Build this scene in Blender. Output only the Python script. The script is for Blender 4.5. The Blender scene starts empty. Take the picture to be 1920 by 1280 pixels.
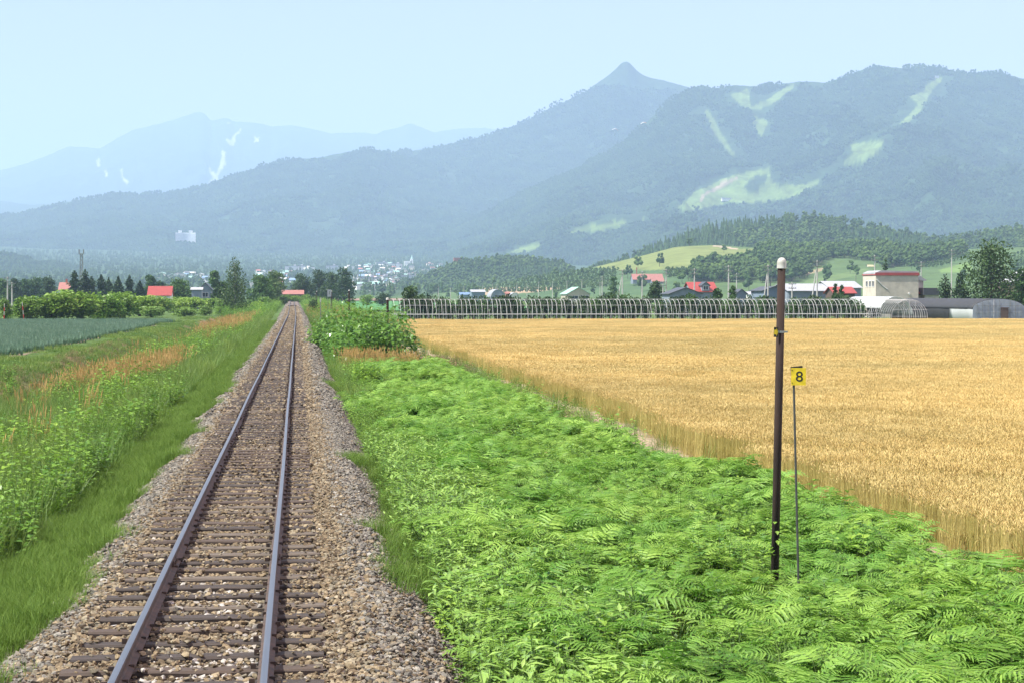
import bpy, bmesh, math, random
import numpy as np
from mathutils import Vector, Matrix, Euler
R = math.radians
random.seed(11)
rng = np.random.default_rng(11)

# ------------------------------------------------------------------ camera, sky, sun, exposure
scene = bpy.context.scene
col = scene.collection
FPX = 3600.0                       # focal length in photo pixels (1920 wide)
VH = 553.0                         # horizon row
PHI = math.atan((640 - VH) / FPX)  # pitch down
PSI = math.atan((960 - 558) / FPX * math.cos(PHI))   # yaw to the right of the track
CAM = np.array([0.82, 0.0, 2.86])
cam_data = bpy.data.cameras.new('camera')
cam_data.sensor_width = 36.0
cam_data.lens = 36.0 * FPX / 1920.0
cam_data.clip_start = 0.5
cam_data.clip_end = 60000
cam = bpy.data.objects.new('camera', cam_data)
col.objects.link(cam)
cam.location = CAM
cam.rotation_euler = (math.pi / 2 - PHI, 0, -PSI)
scene.camera = cam

SUN_AZ, SUN_EL = R(100), R(54)      # to the left of the track direction, high
world = bpy.data.worlds.new('World')
scene.world = world
world.use_nodes = True
wn = world.node_tree
sky = wn.nodes.new('ShaderNodeTexSky')
sky.sky_type = 'NISHITA'
sky.sun_disc = False
sky.sun_elevation = SUN_EL
sky.sun_rotation = SUN_AZ
sky.altitude = 200
sky.air_density = 1.0
sky.dust_density = 4.0
sky.ozone_density = 1.0
bg = wn.nodes['Background']
bg.inputs['Strength'].default_value = 0.091
tint = wn.nodes.new('ShaderNodeMix'); tint.data_type = 'RGBA'; tint.blend_type = 'MULTIPLY'; tint.inputs[0].default_value = 1.0   # white balance of the whole sky
tint.inputs[7].default_value = (1.09, 0.87, 0.86, 1)
wn.links.new(sky.outputs[0], tint.inputs[6]); wn.links.new(tint.outputs[2], bg.inputs['Color'])
sun_data = bpy.data.lights.new('sun', 'SUN')
sun_data.energy = 5.0
sun_data.angle = R(0.53)
sun_data.color = (1.0, 0.96, 0.87)
sun = bpy.data.objects.new('sun', sun_data)
col.objects.link(sun)
sdir = Vector((-math.sin(SUN_AZ) * math.cos(SUN_EL), math.cos(SUN_AZ) * math.cos(SUN_EL), math.sin(SUN_EL)))
sun.rotation_euler = sdir.to_track_quat('Z', 'Y').to_euler()
sun.location = (-30, 20, 60)
scene.view_settings.view_transform = 'Standard'
scene.view_settings.look = 'None'
scene.view_settings.exposure = 1.28
scene.view_settings.gamma = 1.0
scene.view_settings.use_curve_mapping = False
scene.render.engine = 'CYCLES'
scene.cycles.use_denoising = True
scene.cycles.max_bounces = 6
scene.cycles.diffuse_bounces = 2
scene.cycles.glossy_bounces = 2
scene.cycles.transmission_bounces = 3
scene.cycles.volume_bounces = 1
scene.cycles.transparent_max_bounces = 6
HAZE_DENSITY = 1.03e-4
HAZE_COLOR = (0.49, 0.70, 1.0)
HAZE_ANISO = 0.0

# ------------------------------------------------------------------ geometry of the view: where a thing stands on the plain
Fv = np.array([math.sin(PSI) * math.cos(PHI), math.cos(PSI) * math.cos(PHI), -math.sin(PHI)])
Rv = np.array([math.cos(PSI), -math.sin(PSI), 0.0])
Uv = np.cross(Rv, Fv)
def ray(u, v):
    return Fv + Rv * (u - 960) / FPX + Uv * (640 - v) / FPX
def at(u, v, y):
    """world point on the line of sight at track distance y"""
    d = ray(u, v)
    return CAM + d * (y / d[1])
def X(u, y):
    return float(at(u, VH, y)[0])
def Z(v, y, u=960):
    return float(at(u, v, y)[2])
def on_ground(u, v, z):
    d = ray(u, v)
    return CAM + d * ((z - CAM[2]) / d[2])

# ------------------------------------------------------------------ numpy value noise
def _hash(ix, iy, seed):
    h = (ix.astype(np.int64) * 374761393 + iy.astype(np.int64) * 668265263 + seed * 1442695041) & 0xffffffff
    h = ((h ^ (h >> 13)) * 1274126177) & 0xffffffff
    return ((h ^ (h >> 16)) & 0xffff) / 65535.0
def vnoise(x, y, seed=0):
    x = np.asarray(x, float); y = np.asarray(y, float)
    ix = np.floor(x); iy = np.floor(y)
    fx = x - ix; fy = y - iy
    fx = fx * fx * (3 - 2 * fx); fy = fy * fy * (3 - 2 * fy)
    a = _hash(ix, iy, seed); b = _hash(ix + 1, iy, seed)
    c = _hash(ix, iy + 1, seed); d = _hash(ix + 1, iy + 1, seed)
    return (a * (1 - fx) + b * fx) * (1 - fy) + (c * (1 - fx) + d * fx) * fy
def fbm(x, y, octv=4, seed=0):
    s = 0; a = 0.5; t = 0
    for o in range(octv):
        s = s + a * vnoise(np.asarray(x) * 2**o, np.asarray(y) * 2**o, seed + o * 17); t += a; a *= 0.5
    return s / t
def ridged(x, y, octv=4, seed=0):
    s = 0; a = 0.5; t = 0
    for o in range(octv):
        n = 1 - np.abs(2 * vnoise(np.asarray(x) * 2**o, np.asarray(y) * 2**o, seed + o * 31) - 1)
        s = s + a * n * n; t += a; a *= 0.5
    return s / t

# ------------------------------------------------------------------ materials
def lin(r, g, b):
    f = lambda c: (c / 255 / 12.92) if c <= 10 else ((c / 255 + 0.055) / 1.055) ** 2.4
    return (f(r), f(g), f(b))
MATS = {}
def new_mat(name):
    m = bpy.data.materials.new(name); m.use_nodes = True
    nt = m.node_tree
    return m, nt, nt.nodes, nt.links, nt.nodes['Principled BSDF']
def rgba(c): return (c[0], c[1], c[2], 1.0)
def ramp2(nodes, c1, c2, p1=0.3, p2=0.7):
    r = nodes.new('ShaderNodeValToRGB')
    r.color_ramp.elements[0].position = p1; r.color_ramp.elements[0].color = rgba(c1)
    r.color_ramp.elements[1].position = p2; r.color_ramp.elements[1].color = rgba(c2)
    return r
def M_solid(name, c, rough=0.7, var=0.25, scale=3.0, metal=0.0, bump=0.0, c2=None, stretch=None):
    """one surface colour broken up by weathering noise"""
    if name in MATS: return MATS[name]
    m, nt, nd, lk, p = new_mat(name)
    tc = nd.new('ShaderNodeTexCoord')
    n = nd.new('ShaderNodeTexNoise'); n.inputs['Scale'].default_value = scale; n.inputs['Detail'].default_value = 6
    if stretch:
        mp = nd.new('ShaderNodeMapping'); mp.inputs['Scale'].default_value = stretch
        lk.new(tc.outputs['Object'], mp.inputs['Vector']); lk.new(mp.outputs[0], n.inputs['Vector'])
    else:
        lk.new(tc.outputs['Object'], n.inputs['Vector'])
    d = c2 if c2 else tuple(x * (1 - var) for x in c)
    r = ramp2(nd, d, tuple(min(1, x * (1 + var * 0.5)) for x in c) if not c2 else c)
    lk.new(n.outputs['Fac'], r.inputs[0]); lk.new(r.outputs[0], p.inputs['Base Color'])
    p.inputs['Roughness'].default_value = rough; p.inputs['Metallic'].default_value = metal
    if bump:
        b = nd.new('ShaderNodeBump'); b.inputs['Strength'].default_value = bump
        lk.new(n.outputs['Fac'], b.inputs['Height']); lk.new(b.outputs[0], p.inputs['Normal'])
    MATS[name] = m
    return m
def M_leaf(name, c1, c2, trans=0.35, rough=0.45, spec=0.35, mode='island', patch=None):
    """thin leaf: sheen on the face, light through the blade, colour differing from leaf to leaf"""
    if name in MATS: return MATS[name]
    m, nt, nd, lk, p = new_mat(name)
    g = nd.new('ShaderNodeNewGeometry'); oi = nd.new('ShaderNodeObjectInfo')
    mix = nd.new('ShaderNodeMath'); mix.operation = 'ADD'
    a = nd.new('ShaderNodeMath'); a.operation = 'MULTIPLY'; a.inputs[1].default_value = 0.5
    b = nd.new('ShaderNodeMath'); b.operation = 'MULTIPLY'; b.inputs[1].default_value = 0.5
    lk.new(g.outputs['Random Per Island'], a.inputs[0]); lk.new(oi.outputs['Random'], b.inputs[0])
    lk.new(a.outputs[0], mix.inputs[0]); lk.new(b.outputs[0], mix.inputs[1])
    r = ramp2(nd, c1, c2, 0.15, 0.85)
    lk.new(mix.outputs[0], r.inputs[0])
    src = r.outputs[0]
    if patch:   # slow drift of colour across the stand of plants
        n = nd.new('ShaderNodeTexNoise'); n.inputs['Scale'].default_value = patch[0]; n.inputs['Detail'].default_value = 3
        lk.new(g.outputs['Position'], n.inputs['Vector'])
        rr = ramp2(nd, patch[1], patch[2], 0.38, 0.62)
        lk.new(n.outputs['Fac'], rr.inputs[0])
        mm = nd.new('ShaderNodeMix'); mm.data_type = 'RGBA'; mm.blend_type = 'MULTIPLY'; mm.inputs[0].default_value = 1.0
        lk.new(src, mm.inputs[6]); lk.new(rr.outputs[0], mm.inputs[7]); src = mm.outputs[2]
    lk.new(src, p.inputs['Base Color'])
    p.inputs['Roughness'].default_value = rough
    p.inputs['Specular IOR Level'].default_value = spec
    tr = nd.new('ShaderNodeBsdfTranslucent'); lk.new(src, tr.inputs['Color'])
    ms = nd.new('ShaderNodeMixShader'); ms.inputs[0].default_value = trans
    lk.new(p.outputs[0], ms.inputs[1]); lk.new(tr.outputs[0], ms.inputs[2])
    lk.new(ms.outputs[0], nd['Material Output'].inputs['Surface'])
    MATS[name] = m
    return m
def M_attr(name, scale=0.05, var=0.35, rough=0.9, bump=0.0, bscale=0.1):
    """land cover colour stored on the mesh, broken up by noise"""
    if name in MATS: return MATS[name]
    m, nt, nd, lk, p = new_mat(name)
    at_ = nd.new('ShaderNodeAttribute'); at_.attribute_name = 'cover'
    g = nd.new('ShaderNodeNewGeometry')
    n = nd.new('ShaderNodeTexNoise'); n.inputs['Scale'].default_value = scale; n.inputs['Detail'].default_value = 8
    n.inputs['Roughness'].default_value = 0.65
    lk.new(g.outputs['Position'], n.inputs['Vector'])
    r = ramp2(nd, (1 - var,) * 3, (1 + var,) * 3, 0.3, 0.7)
    lk.new(n.outputs['Fac'], r.inputs[0])
    mm = nd.new('ShaderNodeMix'); mm.data_type = 'RGBA'; mm.blend_type = 'MULTIPLY'; mm.inputs[0].default_value = 1.0
    lk.new(at_.outputs['Color'], mm.inputs[6]); lk.new(r.outputs[0], mm.inputs[7])
    lk.new(mm.outputs[2], p.inputs['Base Color'])
    p.inputs['Roughness'].default_value = rough; p.inputs['Specular IOR Level'].default_value = 0.15
    if bump:
        n2 = nd.new('ShaderNodeTexNoise'); n2.inputs['Scale'].default_value = bscale; n2.inputs['Detail'].default_value = 5
        lk.new(g.outputs['Position'], n2.inputs['Vector'])
        b = nd.new('ShaderNodeBump'); b.inputs['Strength'].default_value = 1.0; b.inputs['Distance'].default_value = bump
        lk.new(n2.outputs['Fac'], b.inputs['Height']); lk.new(b.outputs[0], p.inputs['Normal'])
    MATS[name] = m
    return m

# ------------------------------------------------------------------ mesh helpers
class MB:
    def __init__(s): s.v = []; s.f = []; s.m = []
    def face(s, idx, m=0): s.f.append(tuple(idx)); s.m.append(m)
    def quad(s, a, b, c, d, m=0):
        i = len(s.v); s.v += [tuple(a), tuple(b), tuple(c), tuple(d)]; s.face((i, i+1, i+2, i+3), m)
    def tri(s, a, b, c, m=0):
        i = len(s.v); s.v += [tuple(a), tuple(b), tuple(c)]; s.face((i, i+1, i+2), m)
    def box(s, c, d, m=0, rz=0.0):
        i = len(s.v); cx, cy, cz = c; hx, hy, hz = d[0]/2, d[1]/2, d[2]/2
        cs, sn = math.cos(rz), math.sin(rz)
        for z in (-hz, hz):
            for x, y in ((-hx, -hy), (hx, -hy), (hx, hy), (-hx, hy)):
                s.v.append((cx + x*cs - y*sn, cy + x*sn + y*cs, cz + z))
        for q in ((3,2,1,0), (4,5,6,7), (0,1,5,4), (1,2,6,5), (2,3,7,6), (3,0,4,7)):
            s.face([i+k for k in q], m)
        return s
    def tube(s, pts, rad, n=8, m=0, cap=True):
        pts = [Vector(p) for p in pts]
        if not hasattr(rad, '__len__'): rad = [rad] * len(pts)
        base = len(s.v)
        up0 = Vector((0.13, 0.31, 0.94))
        for k, p in enumerate(pts):
            t = (pts[min(k+1, len(pts)-1)] - pts[max(k-1, 0)]).normalized()
            a = t.cross(Vector((1, 0, 0)) if abs(t.x) < 0.8 else Vector((0, 1, 0))).normalized(); b = t.cross(a)
            for j in range(n):
                g = 2*math.pi*j/n
                s.v.append(tuple(p + (a*math.cos(g) + b*math.sin(g)) * rad[k]))
        for k in range(len(pts)-1):
            for j in range(n):
                a0 = base + k*n + j; a1 = base + k*n + (j+1) % n
                s.face((a0, a1, a1+n, a0+n), m)
        if cap:
            s.face([base + j for j in range(n)][::-1], m); s.face([base + (len(pts)-1)*n + j for j in range(n)], m)
        return s
    def lathe(s, prof, n=16, c=(0, 0, 0), m=0):
        base = len(s.v)
        for r, z in prof:
            for j in range(n):
                g = 2*math.pi*j/n; s.v.append((c[0]+r*math.cos(g), c[1]+r*math.sin(g), c[2]+z))
        for k in range(len(prof)-1):
            for j in range(n):
                a0 = base+k*n+j; a1 = base+k*n+(j+1) % n
                s.face((a0, a1, a1+n, a0+n), m)
        s.face([base+j for j in range(n)][::-1], m); s.face([base+(len(prof)-1)*n+j for j in range(n)], m)
        return s
    def prism(s, poly, y0, y1, m=0):
        """polygon in x,z pulled along y"""
        i = len(s.v); n = len(poly)
        for y in (y0, y1):
            for x, z in poly: s.v.append((x, y, z))
        s.face([i+k for k in range(n)], m); s.face([i+n+k for k in range(n)][::-1], m)
        for k in range(n):
            s.face((i+(k+1) % n, i+k, i+n+k, i+n+(k+1) % n), m)
        return s
    def mesh(s, name, mats, smooth=False):
        me = bpy.data.meshes.new(name); me.from_pydata(s.v, [], s.f)
        for mt in (mats if isinstance(mats, (list, tuple)) else [mats]): me.materials.append(mt)
        me.polygons.foreach_set('material_index', s.m)
        if smooth: me.polygons.foreach_set('use_smooth', [True]*len(s.f))
        me.update(); return me
    def build(s, name, mats, parent=None, loc=None, smooth=False):
        o = bpy.data.objects.new(name, s.mesh(name, mats, smooth)); col.objects.link(o)
        if parent: o.parent = parent
        if loc is not None: o.location = loc
        return o
def tag(o, label, cat, group=None):
    o['label'] = label; o['category'] = cat
    if group: o['group'] = group
    return o
def thing(name, label, cat, loc=(0, 0, 0), rz=0.0, group=None):
    o = bpy.data.objects.new(name, None); col.objects.link(o)
    o.location = loc; o.rotation_euler = (0, 0, rz); o.empty_display_size = 0.3
    return tag(o, label, cat, group)
def kind(o, k): o['kind'] = k; return o
def copy_tree(o, parent=None):
    c = o.copy(); col.objects.link(c); c.parent = parent
    for ch in list(o.children): copy_tree(ch, c)
    return c
def grid_mesh(name, P, mat, colors=None, smooth=True):
    """P: (rows, cols, 3) array"""
    nr, nc = P.shape[:2]
    me = bpy.data.meshes.new(name)
    me.vertices.add(nr*nc); me.vertices.foreach_set('co', P.reshape(-1).astype(np.float32))
    i = np.arange(nr-1)[:, None]*nc + np.arange(nc-1)[None, :]
    q = np.stack([i, i+1, i+nc+1, i+nc], -1).reshape(-1, 4)
    me.loops.add(q.size); me.loops.foreach_set('vertex_index', q.reshape(-1).astype(np.int32))
    me.polygons.add(len(q)); me.polygons.foreach_set('loop_start', (np.arange(len(q))*4).astype(np.int32))
    me.polygons.foreach_set('use_smooth', np.full(len(q), smooth))
    me.update(calc_edges=True)
    if colors is not None:
        a = me.attributes.new('cover', 'FLOAT_COLOR', 'POINT')
        c = np.ones((nr*nc, 4), np.float32); c[:, :3] = colors.reshape(-1, 3)
        a.data.foreach_set('color', c.reshape(-1))
    me.materials.append(mat)
    o = bpy.data.objects.new(name, me); col.objects.link(o)
    return o

# scatter: one 'stuff' object that repeats small plant or stone meshes with geometry nodes
def proto(name, mb, mats, smooth=False):
    return bpy.data.objects.new(name, mb.mesh(name, mats, smooth))
def scatter(name, protos, pts, rot, scl, vi, parent=None):
    n = len(pts)
    me = bpy.data.meshes.new(name); me.vertices.add(n)
    me.vertices.foreach_set('co', np.asarray(pts, np.float32).reshape(-1))
    a = me.attributes.new('rot', 'FLOAT_VECTOR', 'POINT'); a.data.foreach_set('vector', np.asarray(rot, np.float32).reshape(-1))
    scl = np.asarray(scl, np.float32)
    if scl.ndim == 1: scl = np.repeat(scl[:, None], 3, 1)
    a = me.attributes.new('scl', 'FLOAT_VECTOR', 'POINT'); a.data.foreach_set('vector', scl.reshape(-1))
    a = me.attributes.new('vi', 'INT', 'POINT'); a.data.foreach_set('value', np.asarray(vi, np.int32))
    for p in protos:
        for mt in p.data.materials:
            if mt.name not in [q.name for q in me.materials if q]: me.materials.append(mt)
    o = bpy.data.objects.new(name, me); col.objects.link(o)
    if parent: o.parent = parent
    ng = bpy.data.node_groups.new(name + '_scatter', 'GeometryNodeTree')
    ng.interface.new_socket('Geometry', in_out='INPUT', socket_type='NodeSocketGeometry')
    ng.interface.new_socket('Geometry', in_out='OUTPUT', socket_type='NodeSocketGeometry')
    gi = ng.nodes.new('NodeGroupInput'); go = ng.nodes.new('NodeGroupOutput')
    iop = ng.nodes.new('GeometryNodeInstanceOnPoints')
    jn = ng.nodes.new('GeometryNodeJoinGeometry')
    for p in reversed(protos):
        oi = ng.nodes.new('GeometryNodeObjectInfo'); oi.inputs['Object'].default_value = p
        oi.inputs['As Instance'].default_value = False
        g2 = ng.nodes.new('GeometryNodeGeometryToInstance')
        ng.links.new(oi.outputs['Geometry'], g2.inputs[0]); ng.links.new(g2.outputs[0], jn.inputs[0])
    def attr(nm, ty):
        k = ng.nodes.new('GeometryNodeInputNamedAttribute'); k.data_type = ty; k.inputs['Name'].default_value = nm
        return k.outputs['Attribute']
    ng.links.new(gi.outputs[0], iop.inputs['Points']); ng.links.new(jn.outputs[0], iop.inputs['Instance'])
    iop.inputs['Pick Instance'].default_value = True
    ng.links.new(attr('vi', 'INT'), iop.inputs['Instance Index'])
    ng.links.new(attr('rot', 'FLOAT_VECTOR'), iop.inputs['Rotation'])
    ng.links.new(attr('scl', 'FLOAT_VECTOR'), iop.inputs['Scale'])
    ng.links.new(iop.outputs[0], go.inputs[0])
    md = o.modifiers.new('scatter', 'NODES'); md.node_group = ng
    return kind(o, 'stuff')
def rnd(n, a=0.0, b=1.0): return rng.uniform(a, b, n)
def upright(n, tilt=0.12):
    r = np.zeros((n, 3)); r[:, 0] = rng.normal(0, tilt, n); r[:, 1] = rng.normal(0, tilt, n); r[:, 2] = rnd(n, 0, 2*math.pi)
    return r
# ------------------------------------------------------------------ the land
def track_x(y): return -0.0026 * np.maximum(0, np.asarray(y, float) - 285)
def track_z(y): return 0.0018 * np.maximum(0, np.minimum(np.asarray(y, float), 720) - 285)
PX = np.array([-60, -17.5, -16.2, -13.4, -11.6, -10, -6, -4, -3, -2.2, -1.5, 1.6, 2.3, 3.0, 4.2, 10, 60])
PZ = np.array([-.95, -.95, -.97, -1.02, -1.95, -2.0, -1.4, -1.0, -.82, -.72, -.75, -.75, -.72, -.86, -.97, -1.0, -1.0])
def far_rise(r): return 6.0 * (np.maximum(0, r - 1200) / 800.0) ** 1.67
def ground_z(x, y):
    x = np.asarray(x, float); y = np.asarray(y, float)
    z = np.interp(x - track_x(y), PX, PZ)
    b = np.clip((np.abs(x) - 2.4) / 1.5, 0, 1) * np.clip((20 - np.abs(x)) / 4, 0, 1)
    z = z + b * (fbm(x * 0.5, y * 0.35, 3, 5) - 0.5) * 0.28
    z = z + track_z(y) * np.clip((30 - np.abs(x)) / 22, 0, 1)
    return z + far_rise(np.hypot(x, np.maximum(y, 0)))
def spaced(a, b, step, grow, end):
    out = [a]
    while out[-1] < b: out.append(out[-1] + step)
    while out[-1] < end:
        step *= grow; out.append(out[-1] + step)
    return out
xp = spaced(0, 20, 0.35, 1.13, 16000)
xs = np.array([-q for q in xp[:0:-1]] + xp)
ys = np.array([-3000, -1200, -500, -200, -80] + spaced(-30, 320, 1.0, 1.045, 16000))
GX, GY = np.meshgrid(xs, ys)
GZ = ground_z(GX, GY)
gc = np.zeros(GX.shape + (3,))
green = np.array([0.055, 0.095, 0.022]); soil = np.array([0.13, 0.09, 0.05]); meadow = np.array([0.08, 0.14, 0.038]); town = np.array([0.036, 0.066, 0.024])
mixn = fbm(GX * 0.6, GY * 0.4, 3, 9)[..., None]
gc[:] = green * (0.7 + 0.6 * mixn)
far = np.clip((GY - 300) / 200, 0, 1)[..., None]
plots = fbm(GX / 70, GY / 160, 2, 77)[..., None]
gc = gc * (1 - far) + far * (meadow * (0.6 + 0.8 * plots))
vf = np.clip((GY - 1300) / 500, 0, 1)[..., None]
gc = gc * (1 - vf) + vf * town
bank = ((GX < -10.4) & (GX > -13.8) & (GY < 330))[..., None] * np.clip((fbm(GX * 0.3, GY * 0.12, 3, 3)[..., None] - 0.42) * 6, 0, 1)
gc = gc * (1 - bank) + bank * np.array([0.17, 0.12, 0.065])
ground = grid_mesh('ground', np.stack([GX, GY, GZ], -1), M_attr('ground_cover', 1.6, 0.5, 0.95, 0.05, 6.0), gc)
kind(ground, 'structure')

def sheet(name, x0, x1, y0, y1, dz, mat, nx=8, ny=60, wob=0.0):
    gx, gy = np.meshgrid(np.linspace(0, 1, nx), np.linspace(y0, y1, ny))
    xa = x0 + (vnoise(gy * 0.21, gy * 0 + 3, 8) - 0.5) * wob; xb = x1 + (vnoise(gy * 0.17, gy * 0 + 9, 8) - 0.5) * wob
    xx = xa + (xb - xa) * gx
    o = grid_mesh(name, np.stack([xx, gy, ground_z(xx, gy) + dz], -1), mat)
    return kind(o, 'structure')
soil_mat = M_solid('dry_soil', (0.27, 0.21, 0.135), 0.95, 0.35, 2.5, bump=0.6)
sheet('soil_path', 8.3, 10.9, 20, 242, 0.03, soil_mat, 10, 300, 0.9)
sheet('wheat_field_soil', 10.3, 120, 18, 246, 0.012, M_solid('stubble_soil', (0.24, 0.17, 0.09), 0.95, 0.4, 1.2), 40, 120)
sheet('onion_field_soil', -75, -16.6, 118, 272, 0.012, M_solid('field_soil', (0.15, 0.11, 0.07), 0.95, 0.4, 1.2), 30, 90)
sheet('rice_field', 13, 70, 430, 1080, 0.25, M_solid('rice_green', (0.045, 0.17, 0.035), 0.8, 0.25, 0.3), 12, 60)
sheet('ploughed_field', 9, 90, 1090, 1400, 0.6, M_solid('ploughed', (0.20, 0.13, 0.085), 0.95, 0.3, 0.1), 12, 30)

# ------------------------------------------------------------------ hills and mountains, each ridge at its own distance
def in_poly(u, v, poly):
    u = np.asarray(u); v = np.asarray(v); inside = np.zeros(u.shape, bool)
    n = len(poly)
    for i in range(n):
        x1, y1 = poly[i]; x2, y2 = poly[(i+1) % n]
        if y1 == y2: continue
        c = ((y1 > v) != (y2 > v)) & (u < (x2-x1)*(v-y1)/(y2-y1) + x1)
        inside ^= c
    return inside
def project(P):
    d = P - CAM
    w = d @ Fv
    return 960 + FPX * (d @ Rv) / w, 640 - FPX * (d @ Uv) / w
FH = np.array([math.sin(PSI), math.cos(PSI), 0.0])
LAYERS = {}
def ridge(name, sky, D, foot, seed, amp, lam, ncol, nrow, base_col, mat, polys=(), u0=-650, u1=2560, power=1.25, back=0.5, rough=0.7, treeh=0.0):
    us = np.linspace(u0, u1, ncol)
    sx, sv = zip(*sky)
    vs = np.interp(us, sx, sv)
    k = np.array([1, 2, 3, 2, 1.0]); k /= k.sum()
    vs = np.convolve(np.pad(vs, 2, 'edge'), k, 'valid')
    vs = vs + (fbm(us / 9.0, us * 0 + seed, 3, seed) - 0.5) * 3.2 * rough
    zc = CAM[2] + D * (VH - vs) / FPX - treeh
    s = np.concatenate([np.linspace(0, 1, nrow), 1 + np.linspace(0, 1, 10)[1:] * back])
    S, Uu = np.meshgrid(s, us, indexing='ij')
    ZC = np.broadcast_to(zc, S.shape)
    T = foot + (D - foot) * S
    P = CAM + T[..., None] * (FH + Rv * ((Uu - 960) / FPX)[..., None])
    zb = far_rise(np.hypot(P[..., 0], P[..., 1])) - 25
    zb0 = zb[0:1]
    sf = np.clip(S, 0, 1)
    prof = sf ** power
    zz = zb0 + (ZC - zb0) * prof
    spur = ridged(P[..., 0] / lam + 3, P[..., 1] / lam * 0.75 + fbm(P[..., 0] / lam, P[..., 1] / lam, 2, seed + 5), 5, seed)
    env = np.clip(4 * sf * (1 - sf), 0, 1) ** 0.8
    zz = zz - amp * np.maximum(ZC - zb0, 5) * (1 - spur) * env
    over = np.clip(S - 1, 0, None)
    zz = zz - over * (ZC - zb0) * 0.9
    P = np.stack([P[..., 0], P[..., 1], zz], -1)
    pu, pv = project(P)
    C = np.empty(S.shape + (3,)); C[:] = base_col
    mask = np.zeros(S.shape, bool)
    for poly, c in polys:
        jit = (fbm(P[..., 0] / 60, P[..., 1] / 60, 2, 4) - 0.5) * 5
        inside = in_poly(pu + jit, pv + jit * 0.6, poly) & (S <= 1)
        C[inside] = c; mask |= inside
    o = kind(grid_mesh(name, P, mat, C), 'structure')
    LAYERS[name] = dict(P=P[:nrow], u=pu[:nrow], v=pv[:nrow], mask=mask[:nrow], o=o)
    return o
def surf(layer, u, v):
    L = LAYERS[layer]
    d = np.abs(L['u'] - u) * 2 + np.abs(L['v'] - v)
    i = np.unravel_index(np.argmin(d), d.shape)
    return L['P'][i]
def zp(pts, s, ox, oy): return [(ox + x / s, oy + y / s) for x, y in pts]
forest = np.array([0.022, 0.045, 0.017]); grassrun = np.array([0.10, 0.15, 0.04]); snow = np.array([0.32, 0.34, 0.36])
mtn_mat = M_attr('mountain_forest', 0.02, 0.5, 0.95, 6.0, 0.035)
far_mat = M_attr('far_mountain_cover', 0.006, 0.35, 0.95, 12.0, 0.012)
sn = [zp(p, 2, 0, 180) for p in (
    [(783,265),(795,285),(815,290),(825,255),(833,205),(845,210),(840,250),(850,258),(832,278),(810,325),(783,327),(797,308),(786,288)],
    [(843,155),(863,166),(885,140),(908,122),(884,155),(875,188),(862,187)], [(953,150),(963,160),(974,153),(969,176),(955,176)],
    [(359,240),(373,236),(376,266),(366,264)], [(393,280),(402,284),(402,304),(393,302)],
    [(451,273),(461,273),(459,300),(470,313),(481,317),(477,334),(460,316)], [(854,98),(862,100),(860,108),(853,106)])]
ridge('far_mountains', [(-650,362),(-200,345),(0,321),(60,305),(130,276),(190,279),(215,264),(250,245),(290,236),(330,225),(362,214),(375,211),(386,214),(396,228),(425,222),(440,229),(480,231),(510,238),(550,236),(600,247),(625,252),(640,250),(690,250),(705,254),(720,246),(750,240),(772,232),(790,240),(815,250),(850,243),(910,241),(940,246),(1000,262),(1300,300),(2560,340)],
      17500, 12500, 3, 0.30, 1500, 980, 150, np.array([0.028, 0.048, 0.028]), far_mat, [(p, snow) for p in sn], u1=1500, power=1.1)
ridge('far_foothills', [(-650,360),(-200,368),(0,377),(60,385),(100,382),(150,373),(200,377),(300,402),(600,450),(900,500)],
      12500, 10000, 8, 0.25, 1100, 400, 70, forest * 1.1, far_mat, u1=900)
ridge('peaked_mountain', [(-650,480),(300,400),(500,340),(640,300),(700,288),(760,283),(800,279),(860,266),(950,245),(985,228),(1020,208),(1060,190),(1100,170),(1140,141),(1150,133),(1158,126),(1164,118),(1171,115),(1180,117),(1188,128),(1200,138),(1215,146),(1245,151),(1290,164),(1330,185),(1500,230),(1920,300),(2560,350)],
      8900, 6600, 14, 0.30, 800, 900, 130, forest, mtn_mat, u0=200, power=1.15, treeh=4)
lower_runs = [zp(p, 1.846, 880, 100) for p in ([(335,622),(420,598),(600,565),(607,574),(460,612),(360,626)], [(118,697),(225,657),(268,653),(205,688),(150,700)])]
ridge('middle_mountain', [(-650,465),(-200,430),(0,402),(65,393),(130,376),(215,362),(300,361),(340,355),(380,346),(450,322),(500,306),(545,297),(600,293),(640,285),(680,277),(740,287),(800,300),(900,330),(1000,362),(1200,420),(1600,500),(2560,540)],
      8400, 5300, 21, 0.34, 800, 900, 150, forest, mtn_mat, u1=1700, power=1.2, treeh=8)
runs = [zp(p, 1.846, 880, 100) for p in (
    [(720,535),(780,485),(880,435),(960,410),(1035,398),(1045,440),(1070,458),(1160,455),(1230,425),(1180,470),(1100,500),(1000,515),(900,517),(790,540),(770,552)],
    [(1290,390),(1330,345),(1318,315),(1442,299),(1420,335),(1350,377)],
    [(1462,268),(1530,210),(1553,180),(1522,150),(1570,133),(1600,100),(1618,83),(1640,86),(1606,125),(1577,175),(1560,207),(1510,247)],
    [(905,145),(965,123),(977,188),(1035,158),(1090,122),(1132,103),(1120,122),(1042,182),(985,198),(940,182)],
    [(978,220),(1030,233),(1037,246),(1010,288),(988,266)], [(812,200),(832,203),(884,295),(918,352),(903,347),(848,280)])]
island = zp([(953,467),(983,425),(1032,418),(1017,466),(980,490)], 1.846, 880, 100)
trackroad = zp([(795,512),(805,490),(860,462),(930,425),(935,430),(868,470),(815,495),(803,514)], 1.846, 880, 100)
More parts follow.
